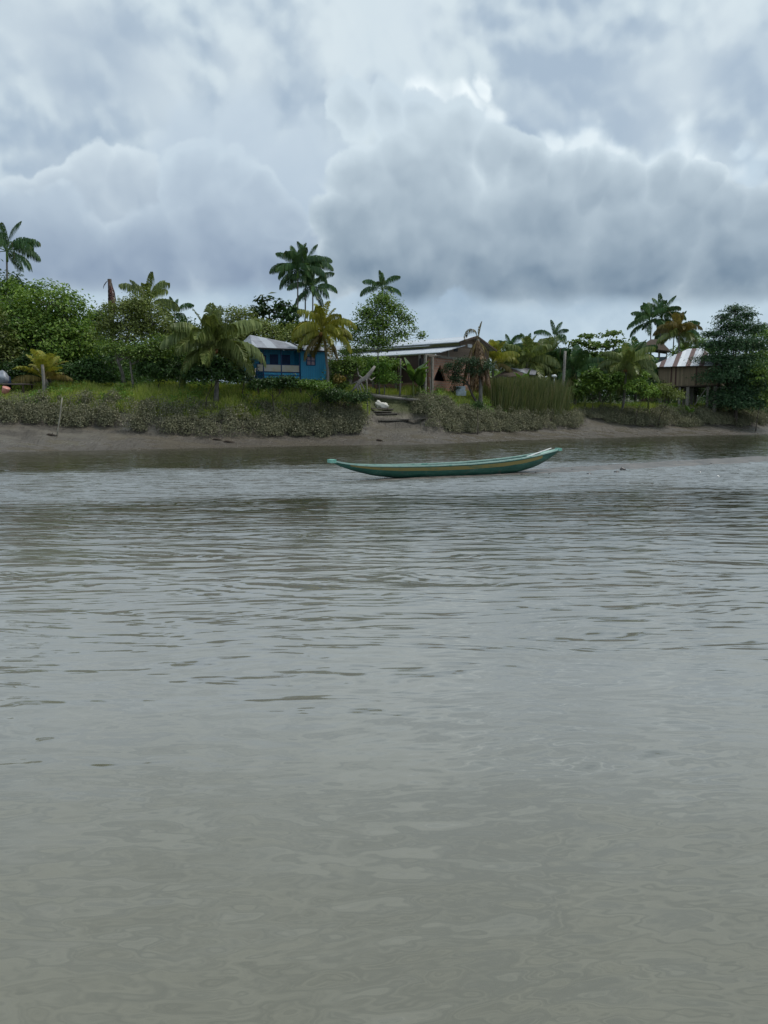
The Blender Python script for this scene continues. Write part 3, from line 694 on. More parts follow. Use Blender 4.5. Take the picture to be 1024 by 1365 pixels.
shrub('bright bush at the right edge under the feathery tree', 1012, 84, [(1012, 500, 12, 20), (1020, 530, 10, 12)], 2000, .3, .15, 'mid', 16)
shrub('reddish-leaved low shrub right of the yellow palm trunk', 452, 59.5, [(452, 508, 5, 6)], 160, .3, .14, 'ochre', 17)

# ------------------------------------------------------------------ hill with forest far left
hx, hy = at(20, 500, 170).x - 22, 175.
def hill_z(x, y): return 36 * math.exp(-((x - hx) / 42) ** 2 - ((y - hy) / 45) ** 2) - 4
mb = MB(); N = 40
gx_ = np.linspace(hx - 130, hx + 130, N); gy_ = np.linspace(hy - 90, hy + 110, N)
vs = [(a, b, hill_z(a, b) + 4.2) for b in gy_ for a in gx_]
mb.add(vs, [(j * N + i, j * N + i + 1, (j + 1) * N + i + 1, (j + 1) * N + i) for j in range(N - 1) for i in range(N - 1)])
hm_, t_ = mat('hill_soil'); finish(t_, Base_Color=(.02, .03, .012), Roughness=.9)
tag(mb.build('hill', hm_, None, True), 'dark wooded hill behind the left trees', None, None, 'structure')
rs = np.random.default_rng(5); B = []
for i in range(420):
    a = rs.uniform(hx - 75, hx + 75); b = rs.uniform(hy - 75, hy + 20); r_ = rs.uniform(3.0, 5.0)
    B.append((a, b, hill_z(a, b) + 5.5 + rs.uniform(0, 1.5), r_, r_, r_ * .8))
q, _, _ = crown_cloud(B, 90000, .85, .5, rs, clump=.55, per=20)
mb = MB(); mb.quads(q); tag(mb.build('hill_forest', LM['dark']), 'dark forest canopy covering the hill', 'forest', None, 'stuff')

# ------------------------------------------------------------------ undergrowth, scrub, grass, reeds (uncountable)
rs = np.random.default_rng(11)
def band_shrubs(x0, x1, sa, sb, n, r, hh):
    out = []
    for i in range(n):
        x = rs.uniform(x0, x1); s_ = rs.uniform(sa, sb); y = float(shore(x)) + s_ / .86
        if callable(hh): h = hh(x)
        else: h = rs.uniform(*hh)
        rr = rs.uniform(*r); out.append((x, y, gz(x, y) + h * .5, rr, rr, h * .55))
    return out
B = band_shrubs(-48, -11, 15, 22, 240, (.8, 1.7), (1.2, 3.2)) + band_shrubs(-48, -22, 18, 34, 120, (1.5, 2.6), (4, 7.5)) + band_shrubs(20, 62, 13, 22, 260, (.9, 1.8), (1.2, 3.4)) + band_shrubs(26, 70, 20, 34, 120, (1.5, 2.6), (3, 5)) \
    + band_shrubs(-6, 14, 24, 34, 60, (1., 1.6), (1.5, 2.5)) + band_shrubs(11, 22, 15, 21, 50, (1., 1.6), (1.4, 2.4)) + band_shrubs(60, 110, 14, 30, 90, (1.5, 2.8), (2.5, 6)) + band_shrubs(-95, -48, 12, 30, 120, (1.5, 2.8), (3, 7))
q, _, _ = crown_cloud(B, 78000, .34, .17, rs, clump=.30, per=20)
mb = MB(); mb.quads(q); tag(mb.build('undergrowth', LM['dark']), 'dark tangled undergrowth beneath the trees on the bank', 'undergrowth', None, 'stuff')

B = []
for i in range(520):
    px = rs.uniform(-260, 1300); D = rs.uniform(112, 150); top = np.interp(px, [-260, 0, 120, 340, 420, 460, 640, 680, 770, 900, 1010, 1300], [400, 440, 450, 462, 470, 492, 492, 478, 482, 478, 455, 430])
    p = at(px, top + rs.uniform(0, 14), D); r_ = rs.uniform(2.2, 4.0); g0 = gz(p.x, D); h = max(2.5, p.z - g0)
    B.append((p.x, D, g0 + h * .5, r_, r_, h * .5))
q, _, _ = crown_cloud(B, 60000, .75, .42, rs, clump=.5, per=20)
mb = MB(); mb.quads(q); tag(mb.build('far_wood', LM['mid']), 'far-off green wood behind the houses', 'wood', None, 'stuff')

def wfun(x): return np.interp(x, [-60, -23, -17, -12, -1.6, -.9, 2.7, 3.8, 19, 20.5, 24.5, 27, 60], [5.4, 5.0, 3.0, 2.4, 2.6, 5.3, 5.3, 3.0, 3.2, 5.5, 5.5, 3.5, 3.5])
cs = []
def scrub(x0, x1, n, wd, hh, woff=0):
    for i in range(n):
        x = rs.uniform(x0, x1); w = float(wfun(x)); s_ = w + woff + rs.uniform(0, 1) ** 1.2 * wd + rs.normal() * .15
        y = float(shore(x)) + s_ / .86; k_ = rs.uniform(.75, 1.45); h = rs.uniform(*hh) * k_ ** .6; r_ = rs.uniform(.35, .75) * k_
        cs.append((x, y, gz(x, y), r_, h))
scrub(-62, -1.9, 560, 2.5, (.6, 1.1)); scrub(-7, -1.6, 60, 1.4, (.9, 1.2))
scrub(3.9, 20.0, 210, 2.2, (.5, .95)); scrub(2.6, 6.0, 50, 2.0, (.5, .9), 1.6)
scrub(24.0, 62, 460, 3.2, (.6, 1.0)); scrub(62, 120, 300, 4, (.8, 1.3)); scrub(-110, -62, 200, 4, (.8, 1.3)); scrub(20, 25, 40, 1.5, (.4, .8), .8)
C_ = np.array(cs); per = 250
ci = np.repeat(np.arange(len(C_)), per); k = len(ci)
d = unit(rs.normal(size=(k, 3))); d[:, 2] = np.abs(d[:, 2])
rr = rs.uniform(.55, 1.05, k) ** .6
cen = C_[ci, :3] + d * rr[:, None] * np.stack([C_[ci, 3], C_[ci, 3], C_[ci, 4]], 1)
q = leaf_quads(cen, unit(d * .8 + np.array([0, -.2, .5]) + rs.normal(size=(k, 3)) * .5), .135, .07, rs)
# pale upright stems
ci = np.repeat(np.arange(len(C_)), 14); k = len(ci)
b0 = C_[ci, :3] + np.stack([rs.normal(size=k) * .6 * C_[ci, 3], rs.normal(size=k) * .6 * C_[ci, 3], np.zeros(k)], 1)
tp = b0 + np.stack([rs.normal(size=k) * .10, rs.normal(size=k) * .10, C_[ci, 4] * rs.uniform(.6, 1.12, k)], 1)
wv2 = np.array([.016, 0, 0]); q2 = np.stack([b0 - wv2, b0 + wv2, tp + wv2 * .5, tp - wv2 * .5], 1)
mb = MB(); mb.quads(q); mb.quads(q2[::5])
tag(mb.build('river_scrub', LM['scrub']), 'low grey-brown mangrove scrub lining the mud bank', 'scrub', None, 'stuff')

def blades(n, xf, sf, hf, wdt, lean=.25, sc_pow=1.):
    x = xf(n); s_ = sf(n, x); y = shore(x) + s_ / .86; z = gz_np(x, y); h = hf(n, x, y)
    b = np.stack([x, y, z - .05], 1); tpv = b + np.stack([rs.normal(size=n) * lean * h, rs.normal(size=n) * lean * h, h], 1)
    a = rs.uniform(0, PI, n); wv_ = np.stack([np.cos(a), np.sin(a) * .4, np.zeros(n)], 1) * (wdt * rs.uniform(.6, 1.3, n))[:, None]
    return np.stack([b - wv_, b + wv_, tpv + wv_ * .25, tpv - wv_ * .25], 1)
def gh(n, x, y):
    v = (wob(x, y, .9, 5) + wob(x, y, 2.7, 1) * .6); return np.where((x < -24.6) & (x > -31) & (y < 58), .4, 1.) * (.30 + .28 * np.clip(v + .5, 0, 1.6)) * rs.uniform(.5, 1.25, n)
mb = MB()
mb.quads(blades(95000, lambda n: rs.uniform(-45, -1.2, n), lambda n, x: wfun(x) + 1.3 + rs.uniform(0, 1, n) ** 1.3 * 11.5, gh, .030))
mb.quads(blades(36000, lambda n: rs.uniform(-1.2, 16, n), lambda n, x: np.maximum(wfun(x) + 2.0, np.where((x > -1.2) & (x < 5), 10., 6.5)) + rs.uniform(0, 1, n) * 9, gh, .030))
mb.quads(blades(60000, lambda n: rs.uniform(16, 70, n), lambda n, x: wfun(x) + 2.8 + rs.uniform(0, 1, n) * 9, lambda n, x, y: gh(n, x, y) * .7, .035))
mb.quads(blades(16000, lambda n: rs.uniform(-110, -45, n), lambda n, x: wfun(x) + 2 + rs.uniform(0, 1, n) * 14, gh, .05))
n = 26000; x = np.concatenate([rs.uniform(-45, -1.5, n), rs.uniform(2, 16, n // 3), rs.uniform(24, 62, n // 2)]); n = len(x)
s_ = wfun(x) + 1.5 + rs.uniform(0, 1, n) ** 1.2 * 10; y = shore(x) + s_ / .86
cl = np.clip(wob(x, y, 1.3, 2) + wob(x, y, 3.9, 7) * .7, 0, 2); keep = cl > .12; x, y, cl = x[keep], y[keep], cl[keep]; n = len(x)
cen = np.stack([x, y, gz_np(x, y) + rs.uniform(.1, 1, n) * (.35 + .45 * cl)], 1)
LQ = leaf_quads(cen, unit(np.array([0, -.3, .9]) + rs.normal(size=(n, 3)) * .5), .24, .10, rs)
tag(mb.build('bank_grass', LM['grass']), 'tall yellow-green grass on the river bank slope', 'grass', None, 'stuff')

mb = MB(); mb.quads(LQ); tag(mb.build('herb_layer', LM['bright']), 'leafy low weeds growing through the bank grass', 'weeds', None, 'stuff')
rx0, rx1 = at(651, 520, 73).x, at(746, 520, 76).x
n = 17000; x = (rx0 + rx1) / 2 + rs.uniform(-1, 1, n) * (rx1 - rx0) * .5 + rs.normal(size=n) * .28; y = 72.7 + (x - rx0) * .45 + rs.uniform(-1.5, 1.3, n); z = gz_np(x, y)
h = (5.72 - z + .2 * np.sin(x * 1.7) + .22 * np.sin(x * 4.1 + 1) + .35 * np.sin(x * 2.9 + y * 3.7) - 1.6 * smooth(rx1 - 1.2, rx1 + .4, x) - 1.0 * smooth(rx0 + .7, rx0 - .5, x)) * rs.uniform(.45, 1.12, n)
# top level follows a line seen at y=503..512
nc = 60; cx_ = (rx0 + rx1) / 2 + rs.uniform(-1, 1, nc) * (rx1 - rx0) * .52; cy_ = 72.7 + (cx_ - rx0) * .45 + rs.uniform(-1.4, 1.3, nc); ch = rs.uniform(.72, 1.08, nc); cid = rs.integers(0, nc, n)
ox, oy = rs.normal(size=n) * .42, rs.normal(size=n) * .42; x = cx_[cid] + ox; y = cy_[cid] + oy; z = gz_np(x, y); h = h * 0 + (5.8 - z) * ch[cid] * rs.uniform(.4, 1.06, n) ** .8
b = np.stack([x, y, z - .1], 1); tp = b + np.stack([rs.normal(size=n) * .10 * h + ox * .55, rs.normal(size=n) * .1 * h + oy * .4, h], 1)
wv_ = np.stack([np.full(n, .026), rs.normal(size=n) * .01, np.zeros(n)], 1)
mb = MB(); mb.quads(np.stack([b - wv_, b + wv_, tp + wv_ * .3, tp - wv_ * .3], 1))
tag(mb.build('reed_bed', LM['reed']), 'dense stand of tall brown-green reeds below the shed roof', 'reeds', None, 'stuff')
# ------------------------------------------------------------------ building materials
def planks(name, c1, c2, axis='x', wdt=.2, rough=.75, dirt=(.03, .02, .015), spec=.3):
    m, t = mat(name); co = t.attr('ShaderNodeTexCoord', 'Object'); x, y, z = t.sep(co)
    u = {'x': x + y * .9, 'z': z}[axis]
    cell = t.m('FLOOR', u * (1 / wdt)); fr = t.m('FRACT', u * (1 / wdt))
    wn = t.n('ShaderNodeTexWhiteNoise', noise_dimensions='1D'); t.put(wn.inputs['W'], cell)
    n = t.noise(t.vm('MULTIPLY', co, (1, 1, .25) if axis == 'x' else (.25, .25, 1)), 4., 5, .65)
    c = t.mix(E(t, wn.outputs[0]) * .6 + n * .5, c1, c2)
    gap = t.ss(fr, .05, .0).max(t.ss(fr, .95, 1.))
    c = t.mix(t.ss(n, .58, .85) * .5, c, dirt)
    c = t.mix(gap * .7, c, dirt)
    finish(t, Base_Color=c, Roughness=rough, Normal=bump(t, n * .3 - gap, .6, .02)); return m
def corrug(name, c1, c2, wdt=.8, stripes=None, metal=.35, rough=.38, ax=0):
    m, t = mat(name); co = t.attr('ShaderNodeTexCoord', 'Object'); X_ = t.sep(co); u = X_[ax]; v_ = X_[1 - ax]
    cell = t.m('FLOOR', u * (1 / wdt)); wn = t.n('ShaderNodeTexWhiteNoise', noise_dimensions='1D'); t.put(wn.inputs['W'], cell)
    n = t.noise(co, 1.6, 5, .65)
    c = t.mix(t.ss(n * .6 + E(t, wn.outputs[0]) * .5, .3, .9), c1, c2)
    row = t.m('FRACT', v_ * .62 + .35); seam = t.ss(row, .06, .0) * t.ss(t.noise(t.vm('MULTIPLY', co, (.8, .8, .8)), 1.3, 2), .48, .56)
    if stripes:
        k = t.m('PINGPONG', cell + .5, 1.0)
        c = t.mix(t.m('LESS_THAN', t.m('FRACT', u * (1 / (wdt * 2.05)) + .2), .36), c, t.mix(n, stripes, (.12, .065, .055)))
    else: c = t.mix(seam * .95, c, (.05, .035, .035))
    wv_ = t.m('SINE', u * 80.0)
    finish(t, Base_Color=c, Roughness=rough, Metallic=metal, Normal=bump(t, wv_ * .5, .5, .02)); return m
def plain(name, c, rough=.7, c2=None, metal=0., s=3.):
    m, t = mat(name); co = t.attr('ShaderNodeTexCoord', 'Object'); n = t.noise(co, s, 5, .6)
    finish(t, Base_Color=t.mix(t.ss(n, .3, .75), c, c2 or tuple(q * .65 for q in c)), Roughness=rough, Metallic=metal, Normal=bump(t, n, .3, .02)); return m
BLUE = planks('blue_painted_boards', (.014, .21, .38), (.022, .27, .46), 'x', .19, .55)
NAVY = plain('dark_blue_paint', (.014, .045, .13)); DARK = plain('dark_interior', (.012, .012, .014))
PALEP = plain('cream_painted_panel', (.42, .41, .40), .6, (.38, .33, .20), s=1.2)
ZINC = corrug('zinc_roof_sheets', (.44, .46, .50), (.20, .19, .215)); ZINC2 = corrug('zinc_roof_sheets_long', (.66, .69, .73), (.52, .55, .60), ax=1)
STRIPE = corrug('striped_roof_sheets', (.62, .65, .68), (.42, .45, .50), .72, stripes=(.075, .040, .038))
WOOD = planks('weathered_boards', (.15, .115, .072), (.31, .235, .15), 'x', .22); WOODH = planks('horizontal_boards', (.10, .07, .05), (.23, .165, .115), 'z', .18)
POST = plain('grey_weathered_wood', (.27, .25, .22), .85, (.15, .135, .115), s=8); DPOST = plain('brown_timber', (.07, .05, .035), .85)
CONC = plain('bare_concrete', (.24, .215, .18), .9, (.15, .135, .115)); PINK = plain('pink_window_panes', (.34, .25, .30), .4)
def brickm():
    m, t = mat('clay_bricks'); co = t.attr('ShaderNodeTexCoord', 'Object')
    x, y, z = t.sep(co); b = t.n('ShaderNodeTexBrick'); t.put(b.inputs['Vector'], t.xyz(y, z, 0.)); b.inputs['Scale'].default_value = 1.
    b.inputs['Brick Width'].default_value = .40; b.inputs['Row Height'].default_value = .21; b.inputs['Mortar Size'].default_value = .018
    for i, c in ((1, (.36, .19, .125, 1)), (2, (.26, .13, .085, 1)), (3, (.25, .22, .19, 1))): b.inputs[i].default_value = c
    n = t.noise(co, 1.4, 5, .65)
    finish(t, Base_Color=t.mix(t.ss(n, .5, .75) * .5, E(t, b.outputs[0]), (.10, .075, .06)), Roughness=.9, Normal=bump(t, b.outputs[1], -.4, .02)); return m
BRICK = brickm()

# ------------------------------------------------------------------ blue house (local: x along the front, y to the back)
hz0 = 5.2
p0 = at(343, 504, 60.0); hrot = R(27)
house = empty('blue_house', (p0.x, 60.0, hz0), hrot)
tag(house, 'blue wooden house on short stilts with railed porch and zinc roof', 'house')
E_ = 2.32
mb = MB(); mb.box(0, 3.72, 1.4, 1.52, 0, E_); mb.box(0, .1, 1.52, 5, 0, E_); mb.box(0, 6.05, 4.9, 5, 0, E_)
mb.box(3.72, 6.05, 0, .1, -.08, E_); mb.box(3.72, 3.82, .1, 1.4, 0, E_); mb.box(5.95, 6.05, .1, 4.9, 0, E_); mb.build('wall', BLUE, house)
mb = MB(); mb.box(-.05, 3.7, -.05, 5, -.14, -.02); mb.box(3.7, 6.1, -.03, 5, -.20, -.083); mb.build('floor', NAVY, house)
mb = MB(); mb.slab([(-.5, -.55, E_ - .02), (3.72, -.5, E_ - .02), (3.72, 2.4, E_ + .72), (.25, 2.4, E_ + 1.22)], .05)
mb.slab([(3.78, -.38, E_ - .06), (6.5, -.38, E_ - .06), (6.5, 2.4, E_ + .50), (3.78, 2.4, E_ + .66)], .05)
mb.slab([(.25, 2.45, E_ + 1.22), (3.72, 2.45, E_ + .72), (3.72, 5.4, E_), (-.5, 5.4, E_)], .05)
mb.slab([(3.78, 2.45, E_ + .66), (6.5, 2.45, E_ + .5), (6.5, 5.4, E_ - .05), (3.78, 5.4, E_ - .05)], .05)
mb.slab([(-.52, 5.35, E_), (-.52, -.5, E_ - .02), (.2, 2.35, E_ + 1.2), (.2, 2.42, E_ + 1.2)], .05)
rf = mb.build('roof', ZINC, house)
mb = MB(); mb.bar((3.75, -.55, E_), (3.75, 2.4, E_ + .76), .05, .09); mb.bar((-.5, -.57, E_ - .08), (3.72, -.52, E_ - .08), .06, .12); mb.bar((3.76, -.4, E_ - .12), (6.5, -.4, E_ - .12), .05, .10); mb.build('fascia', DARK, rf)
for xx in (.55, 2.05, 3.62):
    mb = MB(); mb.box(xx - .04, xx + .04, .0, .08, -.1, E_); mb.build('porch_post', NAVY, house)
mb = MB(); mb.box(-.02, .04, .0, .08, -.1, 1.1); mb.box(-.02, .04, 1.3, 1.38, -.1, E_)
for zz in (.44, .20, 1.06): mb.box(0, 3.62, .02, .06, zz - .03, zz + .03)
mb.build('railing', NAVY, house)
for a, b in ((.06, .50), (.60, 2.00), (2.10, 3.57)):
    mb = MB(); mb.box(a, b, .03, .055, .50, 1.02); mb.build('railing_panel', PALEP, house)
mb = MB(); mb.box(.6, 3.58, .025, .05, -.08, .16); mb.box(.6, 3.58, .025, .05, .24, .40); mb.build('skirt_board', BLUE, house)
for a, b in ((1.55, 2.25), (2.5, 3.3)):
    mb = MB(); mb.box(a, b, 1.36, 1.4, 0, 1.95); mb.build('door', NAVY, house)
def window(parent, x0, x1, z0, z1, y, nx, nz, fm, pm):
    f = MB(); w = .07
    f.box(x0, x1, y - .05, y, z0, z0 + w); f.box(x0, x1, y - .05, y, z1 - w, z1); f.box(x0, x0 + w, y - .05, y, z0 + w, z1 - w); f.box(x1 - w, x1, y - .05, y, z0 + w, z1 - w)
    for i in range(1, nx): q = x0 + (x1 - x0) * i / nx; f.box(q - .035, q + .035, y - .05, y, z0 + w, z1 - w)
    for i in range(1, nz):
        q = z0 + (z1 - z0) * i / nz
        for j in range(nx): f.box(x0 + (x1 - x0) * j / nx + (.035 if j else w), x0 + (x1 - x0) * (j + 1) / nx - (.035 if j < nx - 1 else w), y - .048, y, q - .035, q + .035)
    fo = f.build('window', fm, parent)
    g = MB(); g.box(x0 + .05, x1 - .05, y - .02, y - .004, z0 + .05, z1 - .05); g.build('pane', pm, fo); return fo
window(house, 4.20, 5.00, 1.05, 1.80, 0, 2, 2, NAVY, PINK)
window(house, .62, 1.22, .95, 1.85, 1.4, 1, 2, NAVY, PINK)
for xx in (.1, 1.9, 3.72, 5.95):
    for yy in (.15, 4.8):
        mb = MB(); mb.box(xx - .07, xx + .07, yy - .07, yy + .07, -1.6, -.2 if xx > 3 else -.14); mb.build('stilt', DPOST, house)
a = at(341, 491, 59.2); b = at(334.5, 519, 58.6)
mb = MB(); mb.tube([(0, 0, 0), ((a - b) * .5) + Vector((.03, 0, 0)), a - b], [.05, .045, .04], 6)
tag(mb.build('leaning_pole', POST, None, True, b), 'thin grey pole leaning on the left end of the blue porch', 'pole')

# ------------------------------------------------------------------ long brick hall: local x = along the ridge away to the left, y = toward the near (left) eave side
hall = empty('brick_hall'); tag(hall, 'long unfinished brick and timber hall with two-tier zinc roof', 'hall')
A_ = Vector((-.783, .622, 0)); B_ = Vector((-.622, -.783, 0))
M = Matrix(((A_.x, B_.x, 0, 7.6), (A_.y, B_.y, 0, 66.0), (0, 0, 1, 0), (0, 0, 0, 1)))
hall.matrix_world = Matrix.Translation((0, 0, -.30)) @ Matrix.Scale(1.12, 4) @ M  # hall scaled about the camera position: larger and further off, same outline in view
def slabz(mb, q, th):     # thickness downwards
    q = [Vector(p) for p in q]; v = [list(p) for p in q] + [[p.x, p.y, p.z - th] for p in q]
    mb.add(v, [(3, 2, 1, 0), (4, 5, 6, 7), (0, 1, 5, 4), (1, 2, 6, 5), (2, 3, 7, 6), (3, 0, 4, 7)])
mb = MB(); slabz(mb, [(-.6, 0, 9.0), (-.6, 2.7, 8.33), (16.6, 2.7, 8.33), (16.6, 0, 9.0)], .07); slabz(mb, [(-.6, -.01, 9.0), (16.6, -.01, 9.0), (16.6, -3.4, 8.0), (-.6, -3.4, 8.0)], .07)
rf = mb.build('roof', ZINC2, hall)
mb = MB(); mb.bar((-.64, 0, 8.93), (-.64, 2.75, 8.26), .06, .16); mb.bar((-.64, 0, 8.93), (-.64, -3.4, 7.92), .06, .16); mb.build('barge_board', DPOST, rf)
mb = MB(); slabz(mb, [(-.5, 1.7, 8.10), (-.5, 5.5, 7.28), (12.2, 5.5, 7.28), (12.2, 1.7, 8.10)], .06); mb.build('lower_roof', ZINC2, hall)
mb = MB(); slabz(mb, [(2.5, 2.3, 8.24), (2.5, 2.9, 8.12), (9.5, 2.9, 8.16), (9.5, 2.3, 8.26)], .03); mb.build('loose_roof_sheet', ZINC2, hall)
def prismx(mb, poly, x0, x1):
    n = len(poly); v = [(x0, p[0], p[1]) for p in poly] + [(x1, p[0], p[1]) for p in poly]
    mb.add(v, [tuple(range(n)), tuple(range(2 * n - 1, n - 1, -1))] + [(i, i + n, (i + 1) % n + n, (i + 1) % n) for i in range(n)])
mb = MB()
prismx(mb, [(-3.2, 3.6), (3.75, 3.6), (3.75, 6.85), (-3.2, 6.85)], 0, .18)
prismx(mb, [(3.75, 6.35), (3.75, 3.6), (3.85, 3.6), (3.85, 5.0), (4.75, 6.35)], 0, .18)
prismx(mb, [(3.75, 6.35), (6.3, 6.35), (6.3, 6.85), (3.75, 6.85)], 0, .18)
prismx(mb, [(4.75, 6.35), (5.75, 5.0), (5.75, 3.6), (6.3, 3.6), (6.3, 6.35)], 0, .18)
prismx(mb, [(3.85, 3.6), (5.75, 3.6), (5.75, 5.0), (3.85, 5.0)], 0, .18)
mb.box(.18, 12, 5.2, 5.34, 3.6, 4.9)
mb.build('brick_wall', BRICK, hall)
mb = MB(); prismx(mb, [(-3.1, 7.06), (5.2, 7.06), (5.2, 7.22), (1.7, 8.0), (1.7, 8.46), (0, 8.88), (-3.1, 7.98)], .02, .1); mb.build('gable_boards', WOODH, hall)
mb = MB(); mb.box(-.06, .2, -3.2, 6.4, 6.855, 7.05); mb.box(-.06, .2, 3.5, 3.7, 7.052, 7.55); mb.build('concrete_beam', CONC, hall)
mb = MB(); mb.box(.2, 12, 5.22, 5.32, 4.91, 7.15); mb.build('side_wall', planks('dark_side_boards', (.05, .03, .022), (.10, .06, .045), 'x', .25), hall)
mb = MB(); mb.box(.9, 1.1, -3, 6.2, 3.7, 6.8); mb.build('dark_backing', DARK, hall)  # near-black sheet paints the shade seen through the triangular opening
for xx in (1.5, 4., 6.5, 9., 11.5):
    mb = MB(); mb.box(xx, xx + .16, 5.36, 5.52, 3.6, 7.2); mb.build('column', CONC, hall)
mb = MB(); mb.box(-.3, -.12, 6.1, 6.3, 3.6, 6.85); mb.build('column', CONC, hall)
mb = MB(); mb.box(-.32, -.14, 7.1, 7.28, 3.6, 6.95); mb.build('column', POST, hall)
mb = MB(); mb.box(-.30, -.16, 5.0, 7.3, 6.955, 7.07); mb.build('lintel', CONC, hall)
mb = MB(); mb.box(-.02, .018, -.15, .55, 8.02, 8.30); mb.build('gable_panel', plain('bright_gap_white', (.7, .72, .75)), hall)  # white panel paints a bright see-through gap onto the gable
mb = MB(); mb.box(-.03, .018, 2.15, 2.7, 7.55, 7.9); mb.build('gable_panel', DARK, hall)

# white sheet at the foot of the wall
p = at(614, 527, 69.5)
mb = MB(); mb.box(-.42, .42, 0, .05, 0, .85, Matrix.Rotation(R(12), 4, 'X')); mb.box(-.3, .5, -.12, -.06, 0, .45, Matrix.Rotation(R(18), 4, 'X'))
tag(mb.build('white_board', plain('pale_blue_white_panel', (.50, .57, .62)), None, False, p), 'pale bluish-white boards leaning on the brick wall behind the leaning tree', 'board')

# ------------------------------------------------------------------ small shed
c0 = at(680, 490.3, 80); sh = empty('tin_roofed_shed', (c0.x, 80, gz(c0.x, 80))); tag(sh, 'small low shed with white tin roof patches behind the reeds', 'shed')
def L_(px, py, D): return at(px, py, D + 8) - Vector(sh.location)
mb = MB(); a, b, c, d = L_(680, 490.3, 73.2), L_(716, 491.5, 74), L_(714, 499.3, 71.2), L_(704, 498.6, 70.8)
slabz(mb, [a, d, c, b], .05); mb.build('roof', ZINC, sh)
mb = MB(); e = L_(654, 504, 71.5); f = L_(692, 501, 70.6); slabz(mb, [a + Vector((0, 0, -.06)), e, f, d + Vector((-.1, 0, -.06))], .06)
g = L_(683, 489.5, 76.5); slabz(mb, [a, L_(716, 491, 74.2), L_(722, 501, 77.5), L_(672, 501, 77)], .06); mb.build('dark_roof_sheet', DPOST, sh)
mb = MB(); mb.box(-.8, 2.3, -1.0, 1.2, .0, 1.9); mb.build('wall', WOOD, sh)
mb = MB()
for (x_, y_) in ((-1.6, -.8), (2.5, -.6), (2.4, 3.5), (-1.2, 3.6)): mb.box(x_, x_ + .12, y_, y_ + .12, -.3, 2.3)
mb.build('posts_frame', DPOST, sh)
for i, (px, py, D) in enumerate(((739, 501.5, 70), (728, 502.5, 70.5))):
    q = at(px, py, D + 8); b = MB(); bm = bmesh.new(); bmesh.ops.create_icosphere(bm, subdivisions=2, radius=.28 if i == 0 else .16)
    for v in bm.verts: v.co.z = v.co.z * (.65 if i == 0 else .5) + .03 * math.sin(v.co.x * 20)
    b.add([v.co[:] for v in bm.verts], [[v.index for v in f.verts] for f in bm.faces]); bm.free()
    mb2 = b; mb2.tube([(0, 0, -.1), (0, .02, -2.6)], .04, 6)
    tag(mb2.build('upturned_basin', plain('white_plastic_basin' + '_small' * i, (.75, .77, .78), .4), None, True, q), ['larger white basin upturned on a stake right of the shed roof', 'smaller white bowl upturned on a stake beside the shed roof'][i], 'basin', 'upturned white basins')

# ------------------------------------------------------------------ stilt house at the right
D0 = 89.; q = at(865, 490, D0 + 1.); r0_ = R(-33)
sh2 = empty('stilt_house', (q.x, D0 + 1., 0), r0_); tag(sh2, 'brown plank house on stilts under a white and red-brown striped roof', 'house')
ze, zr = 7.75, 9.95
W_, Dp = 8.1, 6.4
mb = MB(); slabz(mb, [(0, 0, ze), (W_, 0, ze), (5.2, 3.2, zr), (3.7, 3.2, zr)][::-1], .05); slabz(mb, [(0, Dp, ze), (3.7, 3.24, zr), (5.2, 3.24, zr), (W_, Dp, ze)][::-1], .05)
slabz(mb, [(-.02, .05, ze), (3.66, 3.22, zr), (-.02, Dp, ze)][::-1] + [(-.02, Dp, ze - .001)], .05) if False else None
rf = mb.build('roof', STRIPE, sh2)
mb = MB(); mb.add([(0, .03, ze), (3.68, 3.2, zr), (3.68, 3.24, zr), (0, Dp - .03, ze), (0, .03, ze - .05), (3.68, 3.2, zr - .06), (3.68, 3.24, zr - .06), (0, Dp - .03, ze - .05)], [(0, 1, 2, 3), (7, 6, 5, 4), (0, 3, 7, 4)])
mb.add([(W_, .03, ze), (5.22, 3.2, zr), (5.22, 3.24, zr), (W_, Dp - .03, ze), (W_, .03, ze - .05), (5.22, 3.2, zr - .06), (5.22, 3.24, zr - .06), (W_, Dp - .03, ze - .05)], [(3, 2, 1, 0), (4, 5, 6, 7), (4, 7, 3, 0)])
mb.build('hip_sheet', corrug('hip_roof_sheets', (.60, .62, .66), (.40, .42, .46), .7, stripes=(.12, .045, .04), ax=1), rf)
mb = MB(); mb.box(1.0, W_ - .5, .7, .8, 5.5, ze + .1); mb.box(1.0, 1.1, .8, Dp - .7, 5.5, ze + .1); mb.box(W_ - .6, W_ - .5, .8, Dp - .7, 5.5, ze + .1); mb.box(1.1, W_ - .6, Dp - .8, Dp - .7, 5.5, ze + .1); mb.build('wall', WOOD, sh2)
for xx, m_ in ((2.4, 'dark'), (2.9, 'dark'), (5.2, 'dark')):
    mb = MB(); mb.box(xx, xx + .14, .64, .695, 5.55, ze - .1); mb.build('cover_strip', plain('red_brown_strip', (.09, .04, .03)), sh2)
mb = MB(); mb.box(.9, W_ - .3, .55, Dp - .5, 5.36, 5.49); mb.build('floor', DPOST, sh2)
for i, xx in enumerate((1.3, 3.5, 4.4, 6.6, 7.4)):
    for yy in (.8, 3.2, 5.6):
        x_, y_, w = xx, yy, .13 if i % 2 else .17
        wp = sh2.matrix_basis @ Vector((x_, y_, 0)); mb = MB(); mb.box(x_ - w, x_ + w, y_ - w, y_ + w, gz(wp.x, wp.y) - .3, 5.35); mb.build('stilt', POST, sh2)
